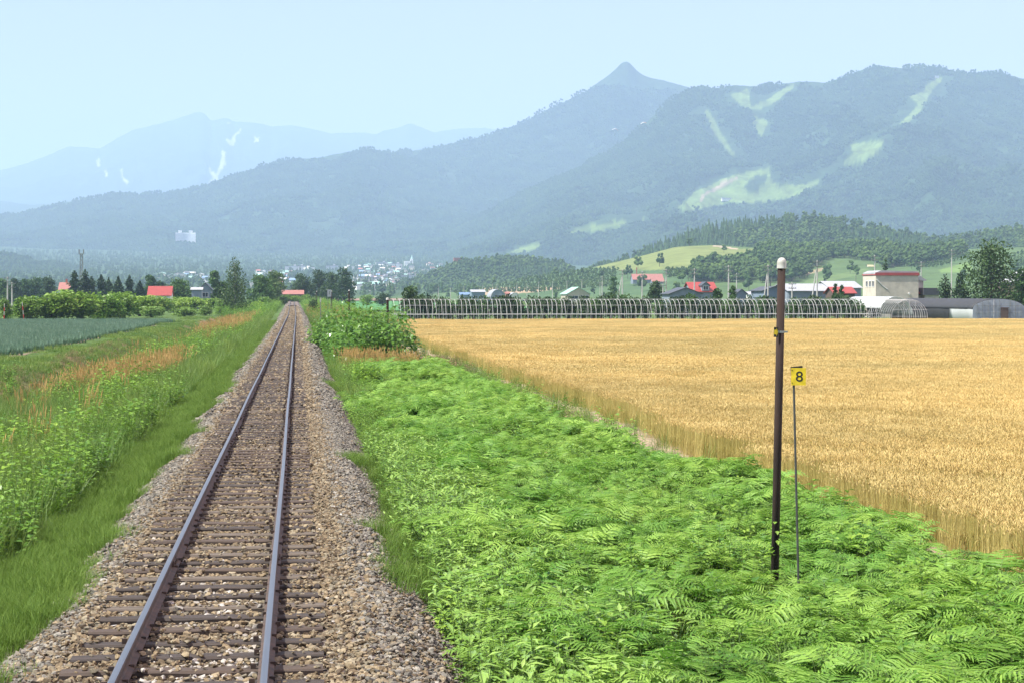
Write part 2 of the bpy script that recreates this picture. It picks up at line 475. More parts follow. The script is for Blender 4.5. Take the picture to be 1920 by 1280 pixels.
ridge('ski_mountain', [(-650,545),(400,512),(650,482),(800,442),(900,402),(980,357),(1080,312),(1150,277),(1200,237),(1250,192),(1290,164),(1315,157),(1345,166),(1375,157),(1430,160),(1500,150),(1545,153),(1590,138),(1640,120),(1690,126),(1740,124),(1800,133),(1850,138),(1880,136),(1920,146),(2100,190),(2560,260)],
      7000, 3600, 34, 0.36, 640, 1150, 190, forest, mtn_mat, [(p, grassrun) for p in runs + lower_runs] + [(island, forest), (trackroad, np.array([0.20, 0.17, 0.12]))], u0=300, power=1.2, treeh=8)
LAYERS['ski_mountain']['mask'] &= ~in_poly(LAYERS['ski_mountain']['u'], LAYERS['ski_mountain']['v'], island)
ridge('left_hill', [(-650,440),(-300,455),(0,474),(60,488),(110,495),(150,503),(210,523),(270,548),(400,560)],
      4500, 3200, 41, 0.18, 350, 260, 50, forest, mtn_mat, u1=420)
ridge('wooded_hill', [(720,556),(760,546),(790,533),(830,514),(870,500),(940,492),(1010,494),(1060,505),(1085,520),(1130,550),(1160,560)],
      2400, 1950, 52, 0.12, 160, 240, 50, forest, mtn_mat, u0=700, u1=1180, power=0.9)
ridge('forest_hill', [(950,562),(1060,534),(1120,510),(1180,492),(1250,462),(1330,433),(1420,420),(1500,415),(1580,420),(1660,436),(1740,456),(1770,455),(1830,446),(1920,436),(2100,425),(2560,405)],
      2350, 1500, 63, 0.10, 260, 360, 60, forest, mtn_mat, u0=930, power=1.0)
hill_mat = M_attr('hill_fields', 0.06, 0.28, 0.95, 0.6, 0.12)
Q = lambda pts: zp(pts, 4.174, 1100, 440)
S5 = lambda pts: zp(pts, 4.364, 1480, 420)
fieldpolys = [
    ([(860,556),(900,540),(1000,521),(1130,503),(1260,507),(1330,520),(1300,552),(900,560)], np.array([0.055, 0.10, 0.04])),
    (Q([(40,255),(690,98),(980,88),(1190,118),(1375,104),(1300,180),(1220,250),(850,256),(600,282),(230,276)]), np.array([0.135, 0.165, 0.055])),
    (Q([(985,85),(1040,88),(1190,112),(1180,124),(1060,104),(1000,100)]), np.array([0.30, 0.25, 0.18])),
    ([(860,556),(900,541),(1010,537),(1060,540),(1010,548),(930,552)], np.array([0.30, 0.23, 0.15])),
    (S5([(120,470),(640,360),(660,400),(300,480),(130,500)]), np.array([0.09, 0.14, 0.05])),
    (S5([(90,400),(300,350),(330,360),(150,420)]), np.array([0.22, 0.19, 0.11])),
    (S5([(960,350),(1250,280),(1500,240),(1480,290),(1200,370),(1000,390)]), np.array([0.06, 0.11, 0.04])),
    (S5([(1220,380),(1480,310),(1500,400),(1240,400)]), np.array([0.11, 0.18, 0.05])),
    (S5([(1780,250),(1925,235),(2300,225),(2300,400),(1790,380)]), np.array([0.07, 0.12, 0.045])),
    (S5([(550,270),(600,230),(650,235),(650,275)]), np.array([0.12, 0.19, 0.06])),
]
ridge('field_slope', [(640,563),(800,553),(870,545),(950,529),(1040,514),(1120,500),(1200,481),(1265,464),(1300,461),(1340,460),(1430,466),(1500,472),(1600,470),(1700,470),(1800,468),(1920,464),(2560,455)],
      1650, 620, 71, 0.05, 200, 620, 110, np.array([0.065, 0.11, 0.038]), hill_mat, fieldpolys, u0=620, power=1.15, rough=0.2)

# woods: seen as one mass
def crown_blob(mb, c, w, h, seed, m=0):
    r = random.Random(seed)
    t = (1 + 5**0.5) / 2
    vs = [(-1,t,0),(1,t,0),(-1,-t,0),(1,-t,0),(0,-1,t),(0,1,t),(0,-1,-t),(0,1,-t),(t,0,-1),(t,0,1),(-t,0,-1),(-t,0,1)]
    fs = [(0,11,5),(0,5,1),(0,1,7),(0,7,10),(0,10,11),(1,5,9),(5,11,4),(11,10,2),(10,7,6),(7,1,8),(3,9,4),(3,4,2),(3,2,6),(3,6,8),(3,8,9),(4,9,5),(2,4,11),(6,2,10),(8,6,7),(9,8,1)]
    i = len(mb.v)
    for x, y, z in vs:
        k = r.uniform(0.7, 1.25) / 1.9
        mb.v.append((c[0] + x*k*w/2, c[1] + y*k*w/2, c[2] + h*0.5 + z*k*h/2))
    for f in fs: mb.face([i+q for q in f], m)
M_far_leaf = M_leaf('far_foliage', (0.021, 0.048, 0.018), (0.042, 0.082, 0.028), 0.15, 0.7, 0.1, patch=(0.012, (0.75, 0.8, 0.85), (1.3, 1.2, 1.0)))
clumps = []
for k in range(9):
    mb = MB(); r = random.Random(900 + k)
    for j in range(60):
        a = r.uniform(0, 2*math.pi); q = 42 * math.sqrt(r.random())
        w = r.uniform(5.5, 9.5)
        crown_blob(mb, (q*math.cos(a), q*math.sin(a), -2), w, w * r.uniform(1.0, 1.6), k*100 + j)
    clumps.append(proto('forest_patch_%d' % k, mb, M_far_leaf))
def low_tree(seed, kind_='broad'):
    mb = MB(); r = random.Random(seed)
    if kind_ == 'broad':
        mb.tube([(0, 0, -1), (0, 0, 4)], [0.25, 0.15], 4, 1)
        for j in range(9):
            a = r.uniform(0, 6.283); q = r.uniform(0.6, 2.6); z = r.uniform(2.0, 7.6)
            w = r.uniform(2.6, 4.4) * (1 - 0.04 * z)
            crown_blob(mb, (q*math.cos(a), q*math.sin(a), z), w, w * r.uniform(0.7, 1.1), seed * 50 + j)
    else:
        mb.tube([(0, 0, -1), (0, 0, 10.5)], [0.22, 0.03], 4, 1)
        for j in range(8):
            z = 1.2 + j * 1.15; w = 2.7 * (1 - j / 9.0) + 0.3; n = 8
            i = len(mb.v); mb.v.append((0, 0, z + 2.2))
            for q in range(n):
                a = 6.283 * q / n + j; rr = w * (r.uniform(0.6, 1.2)); mb.v.append((rr*math.cos(a), rr*math.sin(a), z - r.uniform(0, .5)))
            for q in range(n): mb.face((i, i+1+q, i+1+(q+1) % n), 0)
    return mb
M_bark_far = M_solid('far_bark', (0.12, 0.10, 0.08), 0.9)
M_wood_leaf = M_leaf('wood_foliage', (0.028, 0.062, 0.018), (0.085, 0.150, 0.040), 0.2, 0.6, 0.15, patch=(0.02, (0.8, 0.85, 0.9), (1.25, 1.15, 1.0)))
M_larch = M_leaf('larch_foliage', (0.024, 0.060, 0.020), (0.06, 0.115, 0.035), 0.2, 0.6, 0.15)
ltrees = [proto('wood_tree_%d' % k, low_tree(300 + k), [M_wood_leaf, M_bark_far]) for k in range(4)] + \
         [proto('larch_%d' % k, low_tree(330 + k, 'con'), [M_larch, M_bark_far]) for k in range(3)]
def woods(name, layer, n, protos, sc, ulim=(-500, 2450), vfun=None, avoid_mask=True, vi_fun=None, seed=0, tilt=False, over=3):
    L = LAYERS[layer]; P = L['P']; nr, nc = P.shape[:2]
    rr = rng.integers(1, nr - 1, n * over); cc = rng.integers(1, nc - 1, n * over)
    fr = rnd(n*over)[:, None]; fc = rnd(n*over)[:, None]
    pts = P[rr, cc] * (1-fr)*(1-fc) + P[rr+1, cc] * fr*(1-fc) + P[rr, cc+1] * (1-fr)*fc + P[rr+1, cc+1]*fr*fc
    ok = (L['u'][rr, cc] > ulim[0]) & (L['u'][rr, cc] < ulim[1])
    if avoid_mask:
        mk = L['mask'].copy()
        for dr in range(-2, 3):
            for dc in range(-8, 9, 2): mk |= np.roll(np.roll(L['mask'], dr, 0), dc, 1)
        ok &= ~mk[rr, cc]
    if vfun is not None: ok &= vfun(L['u'][rr, cc], L['v'][rr, cc])
    pts = pts[ok][:n]; m = len(pts)
    rot = np.zeros((m, 3)); rot[:, 2] = rnd(m, 0, 6.283)
    if tilt:
        r_, c_ = rr[ok][:n], cc[ok][:n]; k2 = 3
        du = P[r_, np.minimum(c_ + 8, nc-1)] - P[r_, np.maximum(c_ - 8, 0)]; dv = P[np.minimum(r_ + k2, nr-1), c_] - P[np.maximum(r_ - k2, 0), c_]
        nn = np.cross(du, dv); nn /= np.linalg.norm(nn, axis=1)[:, None] + 1e-9; nn *= np.sign(nn[:, 2:3])
        rot[:, 0] = -np.arcsin(nn[:, 1]); rot[:, 1] = np.arctan2(nn[:, 0], nn[:, 2]); rot[:, 2] = 0
    s = np.stack([rnd(m, sc[0], sc[1])] * 3, -1); s[:, 2] *= rnd(m, 0.85, 1.2)
    vi = rng.integers(0, len(protos), m) if vi_fun is None else vi_fun(pts, m)
    o = scatter(name, protos, pts, rot, s, vi)
    return o
w = woods('ski_mountain_woods', 'ski_mountain', 11000, clumps, (0.7, 1.1), tilt=True); w['label'] = 'hazy blue green forest covering the ski mountain'
w = woods('middle_mountain_woods', 'middle_mountain', 8000, clumps, (0.75, 1.15), (-450, 1350), tilt=True); w['label'] = 'hazy forest covering the middle mountain slopes'
w = woods('peaked_mountain_woods', 'peaked_mountain', 4500, clumps, (0.8, 1.2), (500, 1500), lambda u, v: (np.abs(u - 1175) > 75) | (v > 172), tilt=True); w['label'] = 'hazy forest on the peaked mountain'
w = woods('left_hill_woods', 'left_hill', 1100, clumps, (0.6, 0.9), tilt=True); w['label'] = 'forest covering the low hill at left'
mixed = lambda pts, m: np.where(vnoise(pts[:, 0]/90, pts[:, 1]/90, 6) > 0.60, rng.integers(4, 7, m), rng.integers(0, 4, m))
w = woods('wooded_hill_trees', 'wooded_hill', 3800, ltrees, (0.9, 1.35), vi_fun=mixed); w['label'] = 'dense wood on the low hill behind the hangars'
w = woods('forest_hill_trees', 'forest_hill', 9000, ltrees, (0.9, 1.35), (930, 2450), vi_fun=mixed); w['label'] = 'dense forest on the rounded hill at right'
def slope_woods(u, v):
    a = in_poly(u, v, [(1392,500),(1440,466),(1500,455),(1640,462),(1700,480),(1640,492),(1560,485),(1520,505),(1440,506)])
    b = in_poly(u, v, [(1290,524),(1310,503),(1400,499),(1425,514),(1400,530),(1300,532)])
    c = in_poly(u, v, [(1640,492),(1700,476),(1800,470),(1810,480),(1720,500),(1650,504)])
    d = in_poly(u, v, [(1420,520),(1500,512),(1520,520),(1480,530),(1420,532)])
    return a | b | c | d | ((rng.random(u.shape) < 0.003) & (u > 900))
w = woods('field_slope_trees', 'field_slope', 2300, ltrees[:4], (0.6, 1.05), (700, 2400), slope_woods, False, over=22); w['label'] = 'clumps of trees among the hillside fields'
# orchard rows on the slope
L = LAYERS['field_slope']
opts = []
for poly, du, dv in (([(870,552),(1000,522),(1120,506),(1160,508),(1150,540),(1000,552)], 5.0, 2.6), (Q([(620,290),(790,290),(760,345),(640,350)]), 4.5, 3.0), (S5([(980,360),(1250,285),(1490,245),(1460,300),(1180,375)]), 6.0, 3.0), (S5([(1790,260),(1925,240),(2100,235),(2100,370),(1800,370)]), 6.0, 3.4)):
    us_ = [p[0] for p in poly]; vs_ = [p[1] for p in poly]
    for v in np.arange(min(vs_), max(vs_), dv):
        for u in np.arange(min(us_), max(us_), du):
            uu = u + (v * 1.7) % du
            if in_poly(np.array([uu]), np.array([v]), poly)[0]:
                opts.append(surf('field_slope', uu + random.uniform(-.6, .6), v))
opts = np.array(opts); m = len(opts)
w = scatter('orchard_rows', ltrees[:4], opts, upright(m, 0.0), rnd(m, 0.28, 0.42), rng.integers(0, 4, m)); w['label'] = 'rows of low fruit trees on the hillside'
# trees of the plain round the town
n = 8500
tt = np.sqrt(rnd(n, 1500**2, 6500**2)); uu = rnd(n, -450, 960)
pp = CAM + tt[:, None] * (FH + Rv * ((uu - 960) / FPX)[:, None]); pp[:, 2] = ground_z(pp[:, 0], pp[:, 1])
w = scatter('town_trees', ltrees, pp, upright(n, 0.0), rnd(n, 0.7, 1.25), rng.integers(0, 7, n)); w['label'] = 'scattered trees across the valley town'
# ------------------------------------------------------------------ railway: ballast bed, sleepers, rails
def M_stone(name, stops, rough=0.85):
    if name in MATS: return MATS[name]
    m, nt, nd, lk, p = new_mat(name)
    g = nd.new('ShaderNodeNewGeometry'); oi = nd.new('ShaderNodeObjectInfo')
    r = nd.new('ShaderNodeValToRGB'); e = r.color_ramp.elements
    while len(e) < len(stops): e.new(0.5)
    for i, c in enumerate(stops): e[i].position = i / (len(stops) - 1); e[i].color = rgba(c)
    lk.new(oi.outputs['Random'], r.inputs[0])
    n = nd.new('ShaderNodeTexNoise'); n.inputs['Scale'].default_value = 45; n.inputs['Detail'].default_value = 4
    lk.new(g.outputs['Position'], n.inputs['Vector'])
    rr = ramp2(nd, (0.62, 0.6, 0.58), (1.25, 1.22, 1.2), 0.3, 0.7); lk.new(n.outputs['Fac'], rr.inputs[0])
    mm = nd.new('ShaderNodeMix'); mm.data_type = 'RGBA'; mm.blend_type = 'MULTIPLY'; mm.inputs[0].default_value = 1
    lk.new(r.outputs[0], mm.inputs[6]); lk.new(rr.outputs[0], mm.inputs[7]); lk.new(mm.outputs[2], p.inputs['Base Color'])
    p.inputs['Roughness'].default_value = rough; p.inputs['Specular IOR Level'].default_value = 0.25
    MATS[name] = m; return m
st_brown = M_stone('rusty_stone', [(0.070,0.054,0.036),(0.138,0.105,0.063),(0.205,0.158,0.096),(0.245,0.20,0.13),(0.12,0.108,0.082),(0.295,0.255,0.178)])
st_grey = M_stone('grey_stone', [(0.074,0.071,0.062),(0.13,0.125,0.108),(0.19,0.182,0.158),(0.16,0.140,0.110),(0.26,0.250,0.218),(0.105,0.101,0.090)])
st_white = M_stone('pale_stone', [(0.22,0.205,0.185),(0.31,0.295,0.27),(0.40,0.385,0.36),(0.27,0.23,0.18)])
def stone_mesh(name, seed, mat):
    r = random.Random(seed); bm = bmesh.new()
    a, b, c = r.uniform(0.8, 1.25), r.uniform(0.7, 1.05), r.uniform(0.5, 0.8)
    for k in range(13):
        q = Vector((r.gauss(0, 1), r.gauss(0, 1), r.gauss(0, 1))).normalized() * r.uniform(0.82, 1.05)
        bm.verts.new((q.x*a*0.5, q.y*b*0.5, q.z*c*0.5))
    bmesh.ops.convex_hull(bm, input=bm.verts)
    loose = [v for v in bm.verts if not v.link_faces]
    bmesh.ops.delete(bm, geom=loose, context='VERTS')
    me = bpy.data.meshes.new(name); bm.to_mesh(me); bm.free(); me.materials.append(mat); return me
stones = [bpy.data.objects.new('stone_shape_%d' % k, stone_mesh('stone', 40 + k, (st_brown, st_grey, st_white)[k // 6])) for k in range(18)]

BX = np.array([-2.35, -1.95, -1.45, -1.15, -1.0, 0, 1.0, 1.15, 1.45, 1.75, 2.1, 2.55])
BZ = np.array([-0.86, -0.60, -0.27, -0.209, -0.212, -0.216, -0.212, -0.19, -0.125, -0.20, -0.47, -0.90])
def bed_z(x, y):
    xr = np.asarray(x) - track_x(y)
    z = np.interp(xr, BX, BZ)
    o = np.clip((np.abs(xr) - 1.2) / 0.4, 0, 1)
    return z + track_z(y) + o * (fbm(np.asarray(x) * 1.7, np.asarray(y) * 0.9, 3, 44) - 0.5) * 0.13
byy = np.array(spaced(-12, 120, 0.4, 1.04, 780))
bxx = np.concatenate([np.linspace(-2.35, -1.2, 14), np.linspace(-1.0, 1.0, 9), np.linspace(1.15, 2.55, 16)])
bgx, bgy = np.meshgrid(bxx, byy); bgx = bgx + track_x(bgy)
m, nt, nd, lk, p = new_mat('ballast_gravel')
g = nd.new('ShaderNodeNewGeometry'); vo = nd.new('ShaderNodeTexVoronoi'); vo.inputs['Scale'].default_value = 13
lk.new(g.outputs['Position'], vo.inputs['Vector'])
sx_ = nd.new('ShaderNodeSeparateColor'); lk.new(vo.outputs['Color'], sx_.inputs[0])
r = nd.new('ShaderNodeValToRGB'); e = r.color_ramp.elements
for c in range(3): e.new(0.5)
for i, c in enumerate([(0.05,0.04,0.033),(0.10,0.075,0.06),(0.16,0.125,0.10),(0.13,0.115,0.105),(0.21,0.175,0.15)]): e[i].position = i/4; e[i].color = rgba(c)
lk.new(sx_.outputs[0], r.inputs[0]); lk.new(r.outputs[0], p.inputs['Base Color']); p.inputs['Roughness'].default_value = 0.95
bp = nd.new('ShaderNodeBump'); bp.inputs['Strength'].default_value = 1; bp.inputs['Distance'].default_value = 0.05
lk.new(vo.outputs['Distance'], bp.inputs['Height']); lk.new(bp.outputs[0], p.inputs['Normal'])
bed = kind(grid_mesh('track_bed', np.stack([bgx, bgy, bed_z(bgx, bgy)], -1), m), 'structure')

SLEEPER_Y0, SLEEPER_S = 13.13, 0.633
def stone_field(n, y0, y1, size):
    y = np.sqrt(rnd(n)) * 0 + rnd(n, y0, y1); x = rnd(n, -2.2, 2.4) 
    edge = (vnoise(y * 0.55, y * 0, 61) - 0.5) * 0.5
    ok = (x > -1.98 + edge) & (x < 2.25 + edge)
    ph = np.abs(((y - SLEEPER_Y0) / SLEEPER_S + 0.5) % 1 - 0.5) * SLEEPER_S
    on = (ph < 0.105) & (np.abs(x) < 1.06)
    cover = fbm(x * 1.6, y * 1.1, 2, 15)
    ok &= (~on) | (rnd(n) < 0.06 + 0.28 * np.clip((cover - 0.5) * 4, 0, 1))
    ok &= np.abs(np.abs(x) - 0.566) > 0.075
    x, y, on = x[ok], y[ok], on[ok]; k = len(x)
    s = rng.lognormal(0, 0.28, k) * size
    s = np.clip(s, size * 0.5, size * 2.0)
    z = bed_z(x + track_x(y), y) + np.where(on, 0.045, 0.0) + rnd(k, 0.0, 0.022) + s * 0.08
    rot = rng.uniform(-0.5, 0.5, (k, 3)); rot[:, 2] = rnd(k, 0, 6.28)
    grey = np.clip((np.abs(x - 0.1) - 1.15) / 0.35, 0, 1) * np.clip(0.55 + (y - 16) * 0.02, 0.5, 0.92)
    white = np.clip((fbm(x * 0.9, y * 0.35, 2, 19) - 0.35) * 3, 0, 1) * np.clip((22.5 - y) / 6, 0, 1) * (x > -0.55) * (x < 0.5) * 0.55 + 0.008
    q = rnd(k)
    vi = np.where(q < white, rng.integers(12, 18, k), np.where(rnd(k) < grey, rng.integers(6, 12, k), rng.integers(0, 6, k)))
    return np.stack([x + track_x(y), y, z], -1), rot, s, vi
P1, R1, S1, V1 = stone_field(104000, 12.5, 50, 0.056)
P2, R2, S2, V2 = stone_field(30000, 50, 110, 0.088)
P3, R3, S3, V3 = [np.concatenate(q) for q in zip(stone_field(26000, 110, 260, 0.14), stone_field(15000, 260, 460, 0.20))]
P2, R2, S2, V2 = np.concatenate([P2, P3]), np.concatenate([R2, R3]), np.concatenate([S2, S3]), np.concatenate([V2, V3])
# the 300 stones that show largest are objects of their own
vis = (P1[:, 1] > 14.9) & (P1[:, 1] < 19) & (P1[:, 0] > -1.7) & (P1[:, 0] < 2.0)
score = np.where(vis, S1 / P1[:, 1], 0); pick = np.argsort(-score)[:300]
for i in pick:
    o = bpy.data.objects.new('stone', stones[int(V1[i])].data); col.objects.link(o)
    o.parent = bed; o.location = P1[i]; o.rotation_euler = R1[i]; o.scale = (S1[i],) * 3
keep = np.ones(len(P1), bool); keep[pick] = False
bs = scatter('ballast_stones', stones, np.concatenate([P1[keep], P2]), np.concatenate([R1[keep], R2]), np.concatenate([S1[keep], S2]), np.concatenate([V1[keep], V2]), parent=bed)

track = thing('railway_track', 'single narrow gauge railway track on timber sleepers running to the horizon', 'railway track', (0, 0, 0))
woods_m = [M_solid('creosoted_timber', (0.040, 0.029, 0.023), 0.8, 0.5, 3.0, bump=0.5, stretch=(0.6, 9, 9)),
           M_solid('grey_weathered_timber', (0.125, 0.10, 0.075), 0.85, 0.55, 3.0, bump=0.6, c2=(0.05, 0.038, 0.030), stretch=(0.6, 10, 10)),
           M_solid('brown_timber', (0.065, 0.044, 0.030), 0.85, 0.5, 3.0, bump=0.5, c2=(0.045, 0.032, 0.026), stretch=(0.6, 9, 9))]
def sleeper_mesh(seed, mat):
    r = random.Random(seed); bm = bmesh.new()
    n = 9
    prev = None
    for k in range(n):
        x = -1.05 + 2.1 * k / (n-1); e = 0.012 * r.uniform(-1, 1)
        w = 0.1 + r.uniform(-0.008, 0.006); h = 0.07; ch = 0.012 + r.uniform(0, 0.012)
        ring = [bm.verts.new(c) for c in ((x, -w + e, -h), (x, w + e, -h), (x, w + e, h - ch), (x, w - ch + e, h + r.uniform(-.006, .003)), (x, -w + ch + e, h + r.uniform(-.006, .003)), (x, -w + e, h - ch))]
        if prev:
            for j in range(6): bm.faces.new((prev[j], prev[(j+1) % 6], ring[(j+1) % 6], ring[j]))
        else: bm.faces.new(ring[::-1])
        prev = ring
    bm.faces.new(prev); bmesh.ops.recalc_face_normals(bm, faces=bm.faces)
    me = bpy.data.meshes.new('sleeper'); bm.to_mesh(me); bm.free(); me.materials.append(mat); return me
sl = [sleeper_mesh(500 + k, woods_m[(0, 1, 2, 0, 2, 0, 0, 2, 0)[k]]) for k in range(9)]
def sleeper_at(k):
    r = random.Random(7000 + k); y = SLEEPER_Y0 + k * SLEEPER_S + r.uniform(-.02, .02)
    return (float(track_x(y)) + r.uniform(-.04, .04), y, float(track_z(y)) - 0.227 + r.uniform(-.008, .004)), r.uniform(-.018, .018)
for k in range(300):
    o = bpy.data.objects.new('sleeper', sl[random.Random(k * 3 + 1).randrange(9)]); col.objects.link(o)
    loc, rz = sleeper_at(k); o.parent = track; o.location = loc; o.rotation_euler = (0, 0, rz)
mb = MB()
for k in range(300, 760):
    loc, rz = sleeper_at(k); mb.box(loc, (2.1, 0.2, 0.14), 0, rz)
kind(mb.build('far_sleepers', woods_m[2], track), 'stuff')
M_rust = M_solid('rail_rust', (0.095, 0.056, 0.038), 0.75, 0.4, 8, bump=0.2, c2=(0.035, 0.026, 0.022))
M_steel = M_solid('polished_rail_top', (0.31, 0.31, 0.315), 0.42, 0.1, 3, metal=1.0, stretch=(8, 0.3, 1))
prof = [(-.0635,0),(.0635,0),(.0635,.012),(.02,.028),(.008,.045),(.008,.105),(.026,.118),(.0325,.122),(.0325,.143),(.026,.152),(.012,.1545),(-.012,.1545),(-.026,.152),(-.0325,.143),(-.0325,.122),(-.026,.118),(-.008,.105),(-.008,.045),(-.02,.028),(-.0635,.012)]
ry = np.array(spaced(-8, 285, 3.0, 1.0, 285.5) + list(np.arange(290, 765, 6.0)))
for s in (-1, 1):
    mb = MB(); n = len(prof)
    for y in ry:
        for px_, pz_ in prof:
            mb.v.append((s*0.566 + px_ + float(track_x(y)) + 0.006 * math.sin(y * 0.21 + s), y, -0.1545 + pz_ + float(track_z(y)) - 0.006 + 0.006 * math.sin(y * 0.13)))
    for k in range(len(ry)-1):
        for j in range(n):
            a = k*n + j; b = k*n + (j+1) % n
            mb.face((a, b, b+n, a+n), 1 if j in (9, 10, 11) else 0)
    rail = mb.build('rail', [M_rust, M_steel], track)
    for jy in [21.6 + s * 0.1 + 25 * q for q in range(6)]:
        for t in (-1, 1):
            fb = MB(); fb.box((s*0.566 + t*0.021, jy, -0.085), (0.024, 0.46, 0.062))
            for bq in (-.16, -.06, .06, .16): fb.lathe([(0.016, -.012), (0.016, .012)], 6, (s*0.566 + t*0.04, jy + bq, -0.085))
            fb.build('fishplate', M_rust, rail)
    sp = MB()
    for k in range(170):
        loc, rz = sleeper_at(k)
        for t in (-1, 1):
            sp.box((s*0.566 + t*0.078 + loc[0], loc[1] + t*0.04, -0.14), (0.045, 0.03, 0.045))
    kind(sp.build('rail_spikes', M_rust, rail), 'stuff')
# ------------------------------------------------------------------ plants that nobody could count
M_fern = M_leaf('bracken_frond', (0.095, 0.225, 0.024), (0.275, 0.46, 0.085), 0.40, 0.5, 0.32, patch=(0.35, (0.75, 0.85, 0.75), (1.18, 1.08, 1.05)))
M_stalk = M_solid('green_stalk', (0.10, 0.16, 0.04), 0.6)
def frond(mb, r, base, az, Lr, st, rise, droop):
    """one bracken frond: bare stalk, then an arching blade with paired toothed pinnae"""
    ca, sa = math.cos(az), math.sin(az); curl = r.uniform(-0.12, 0.12)
    def rach(t):
        q = 0.12 + Lr * t * 0.93; side = curl * t * t
        return Vector((base[0] + ca * q - sa * side, base[1] + sa * q + ca * side, st + rise * math.sin(min(t * 1.7, 1.57)) - droop * t * t))
    mb.tube([(base[0], base[1], -0.1), (base[0] + ca * 0.04, base[1] + sa * 0.04, st * 0.6), rach(0)], [0.006, 0.005, 0.004], 3, 1, False)
    mb.tube([rach(q / 4) for q in range(5)], [0.004, 0.003, 0.003, 0.002, 0.001], 3, 1, False)
    np_ = 12
    for i in range(np_):
        t = 0.03 + 0.94 * (i / (np_ - 1)) ** 0.92
        w = Lr * 0.44 * (1 - t) ** 0.8 * (0.75 + 0.25 * min(1, t * 6)) + 0.016
        p = rach(t); tan = (rach(min(1, t + 0.04)) - rach(max(0, t - 0.04))).normalized()
        sd = tan.cross(Vector((0, 0, 1))).normalized(); hw = Lr * 0.036 * (0.6 + 0.5 * (1 - t))
        for s in (-1, 1):
            d = (sd * s + tan * r.uniform(0.25, 0.5) + Vector((0, 0, r.uniform(-0.25, 0.2)))).normalized()
            f = (tan - d * tan.dot(d)).normalized(); up = d.cross(f)
            if up.z < 0: up = -up
            k = len(mb.v); pts = []
            for q, ww in ((0.0, 0.45), (0.16, 1.0), (0.34, 0.62), (0.46, 0.92), (0.64, 0.46), (0.76, 0.60)):
                c = p + d * (w * q) - Vector((0, 0, 0.16 * w * q * q))
                mb.v += [tuple(c - f * hw * ww + up * hw * 0.25), tuple(c), tuple(c + f * hw * ww + up * hw * 0.25)]
            mb.v.append(tuple(p + d * w - Vector((0, 0, 0.16 * w))))
            for j in range(5):
                a_ = k + 3*j; mb.face((a_, a_+1, a_+4, a_+3), 0); mb.face((a_+1, a_+2, a_+5, a_+4), 0)
            a_ = k + 15; mb.face((a_, a_+1, k+18), 0); mb.face((a_+1, a_+2, k+18), 0)
def fern(seed):
    r = random.Random(seed); mb = MB(); n = r.randint(6, 8); a0 = r.uniform(0, 6.28)
    for k in range(n):
        frond(mb, r, (r.gauss(0, .07), r.gauss(0, .07)), a0 + 6.283 * k / n + r.uniform(-.4, .4), r.uniform(0.34, 0.56), r.uniform(0.30, 0.58), r.uniform(0.04, 0.22), r.uniform(0.05, 0.30))
    return proto('bracken_%d' % seed, mb, [M_fern, M_stalk])
ferns = [fern(k) for k in range(9)]
M_grass = M_leaf('tall_grass', (0.07, 0.145, 0.02), (0.19, 0.29, 0.06), 0.3, 0.5, 0.3, patch=(0.25, (0.75, 0.85, 0.7), (1.25, 1.1, 1.0)))
M_seed = M_leaf('grass_seed_head', (0.42, 0.27, 0.09), (0.62, 0.44, 0.19), 0.35, 0.7, 0.1)
M_weed = M_leaf('broad_weed', (0.07, 0.17, 0.016), (0.21, 0.36, 0.05), 0.3, 0.42, 0.4, patch=(0.3, (0.75, 0.85, 0.8), (1.2, 1.1, 0.95)))
M_sasa = M_leaf('bamboo_grass_leaf', (0.12, 0.24, 0.032), (0.28, 0.43, 0.09), 0.25, 0.35, 0.5)
M_horse = M_leaf('horsetail', (0.08, 0.155, 0.02), (0.14, 0.225, 0.04), 0.3, 0.6, 0.15)
M_dry = M_leaf('dry_stems', (0.16, 0.11, 0.06), (0.34, 0.25, 0.15), 0.15, 0.8, 0.1)
def blade(mb, base, d, h, w, bend, m=0, seg=3):
    d = Vector(d).normalized(); side = Vector((-d.y, d.x, 0)); p0 = Vector(base); i = len(mb.v)
    for k in range(seg):
        q = k / seg; c = p0 + d * (bend * q * q) + Vector((0, 0, h * q * (1 - 0.25 * q * bend / max(h, .01)))); ww = w * (1 - q * 0.7)
        mb.v.append(tuple(c - side * ww)); mb.v.append(tuple(c + side * ww))
    c = p0 + d * bend + Vector((0, 0, h * (1 - 0.25 * bend / max(h, .01)))); mb.v.append(tuple(c))
    for k in range(seg - 1):
        a = i + 2*k; mb.face((a, a+1, a+3, a+2), m)
    a = i + 2*(seg-1); mb.face((a, a+1, i + 2*seg), m)
    return c
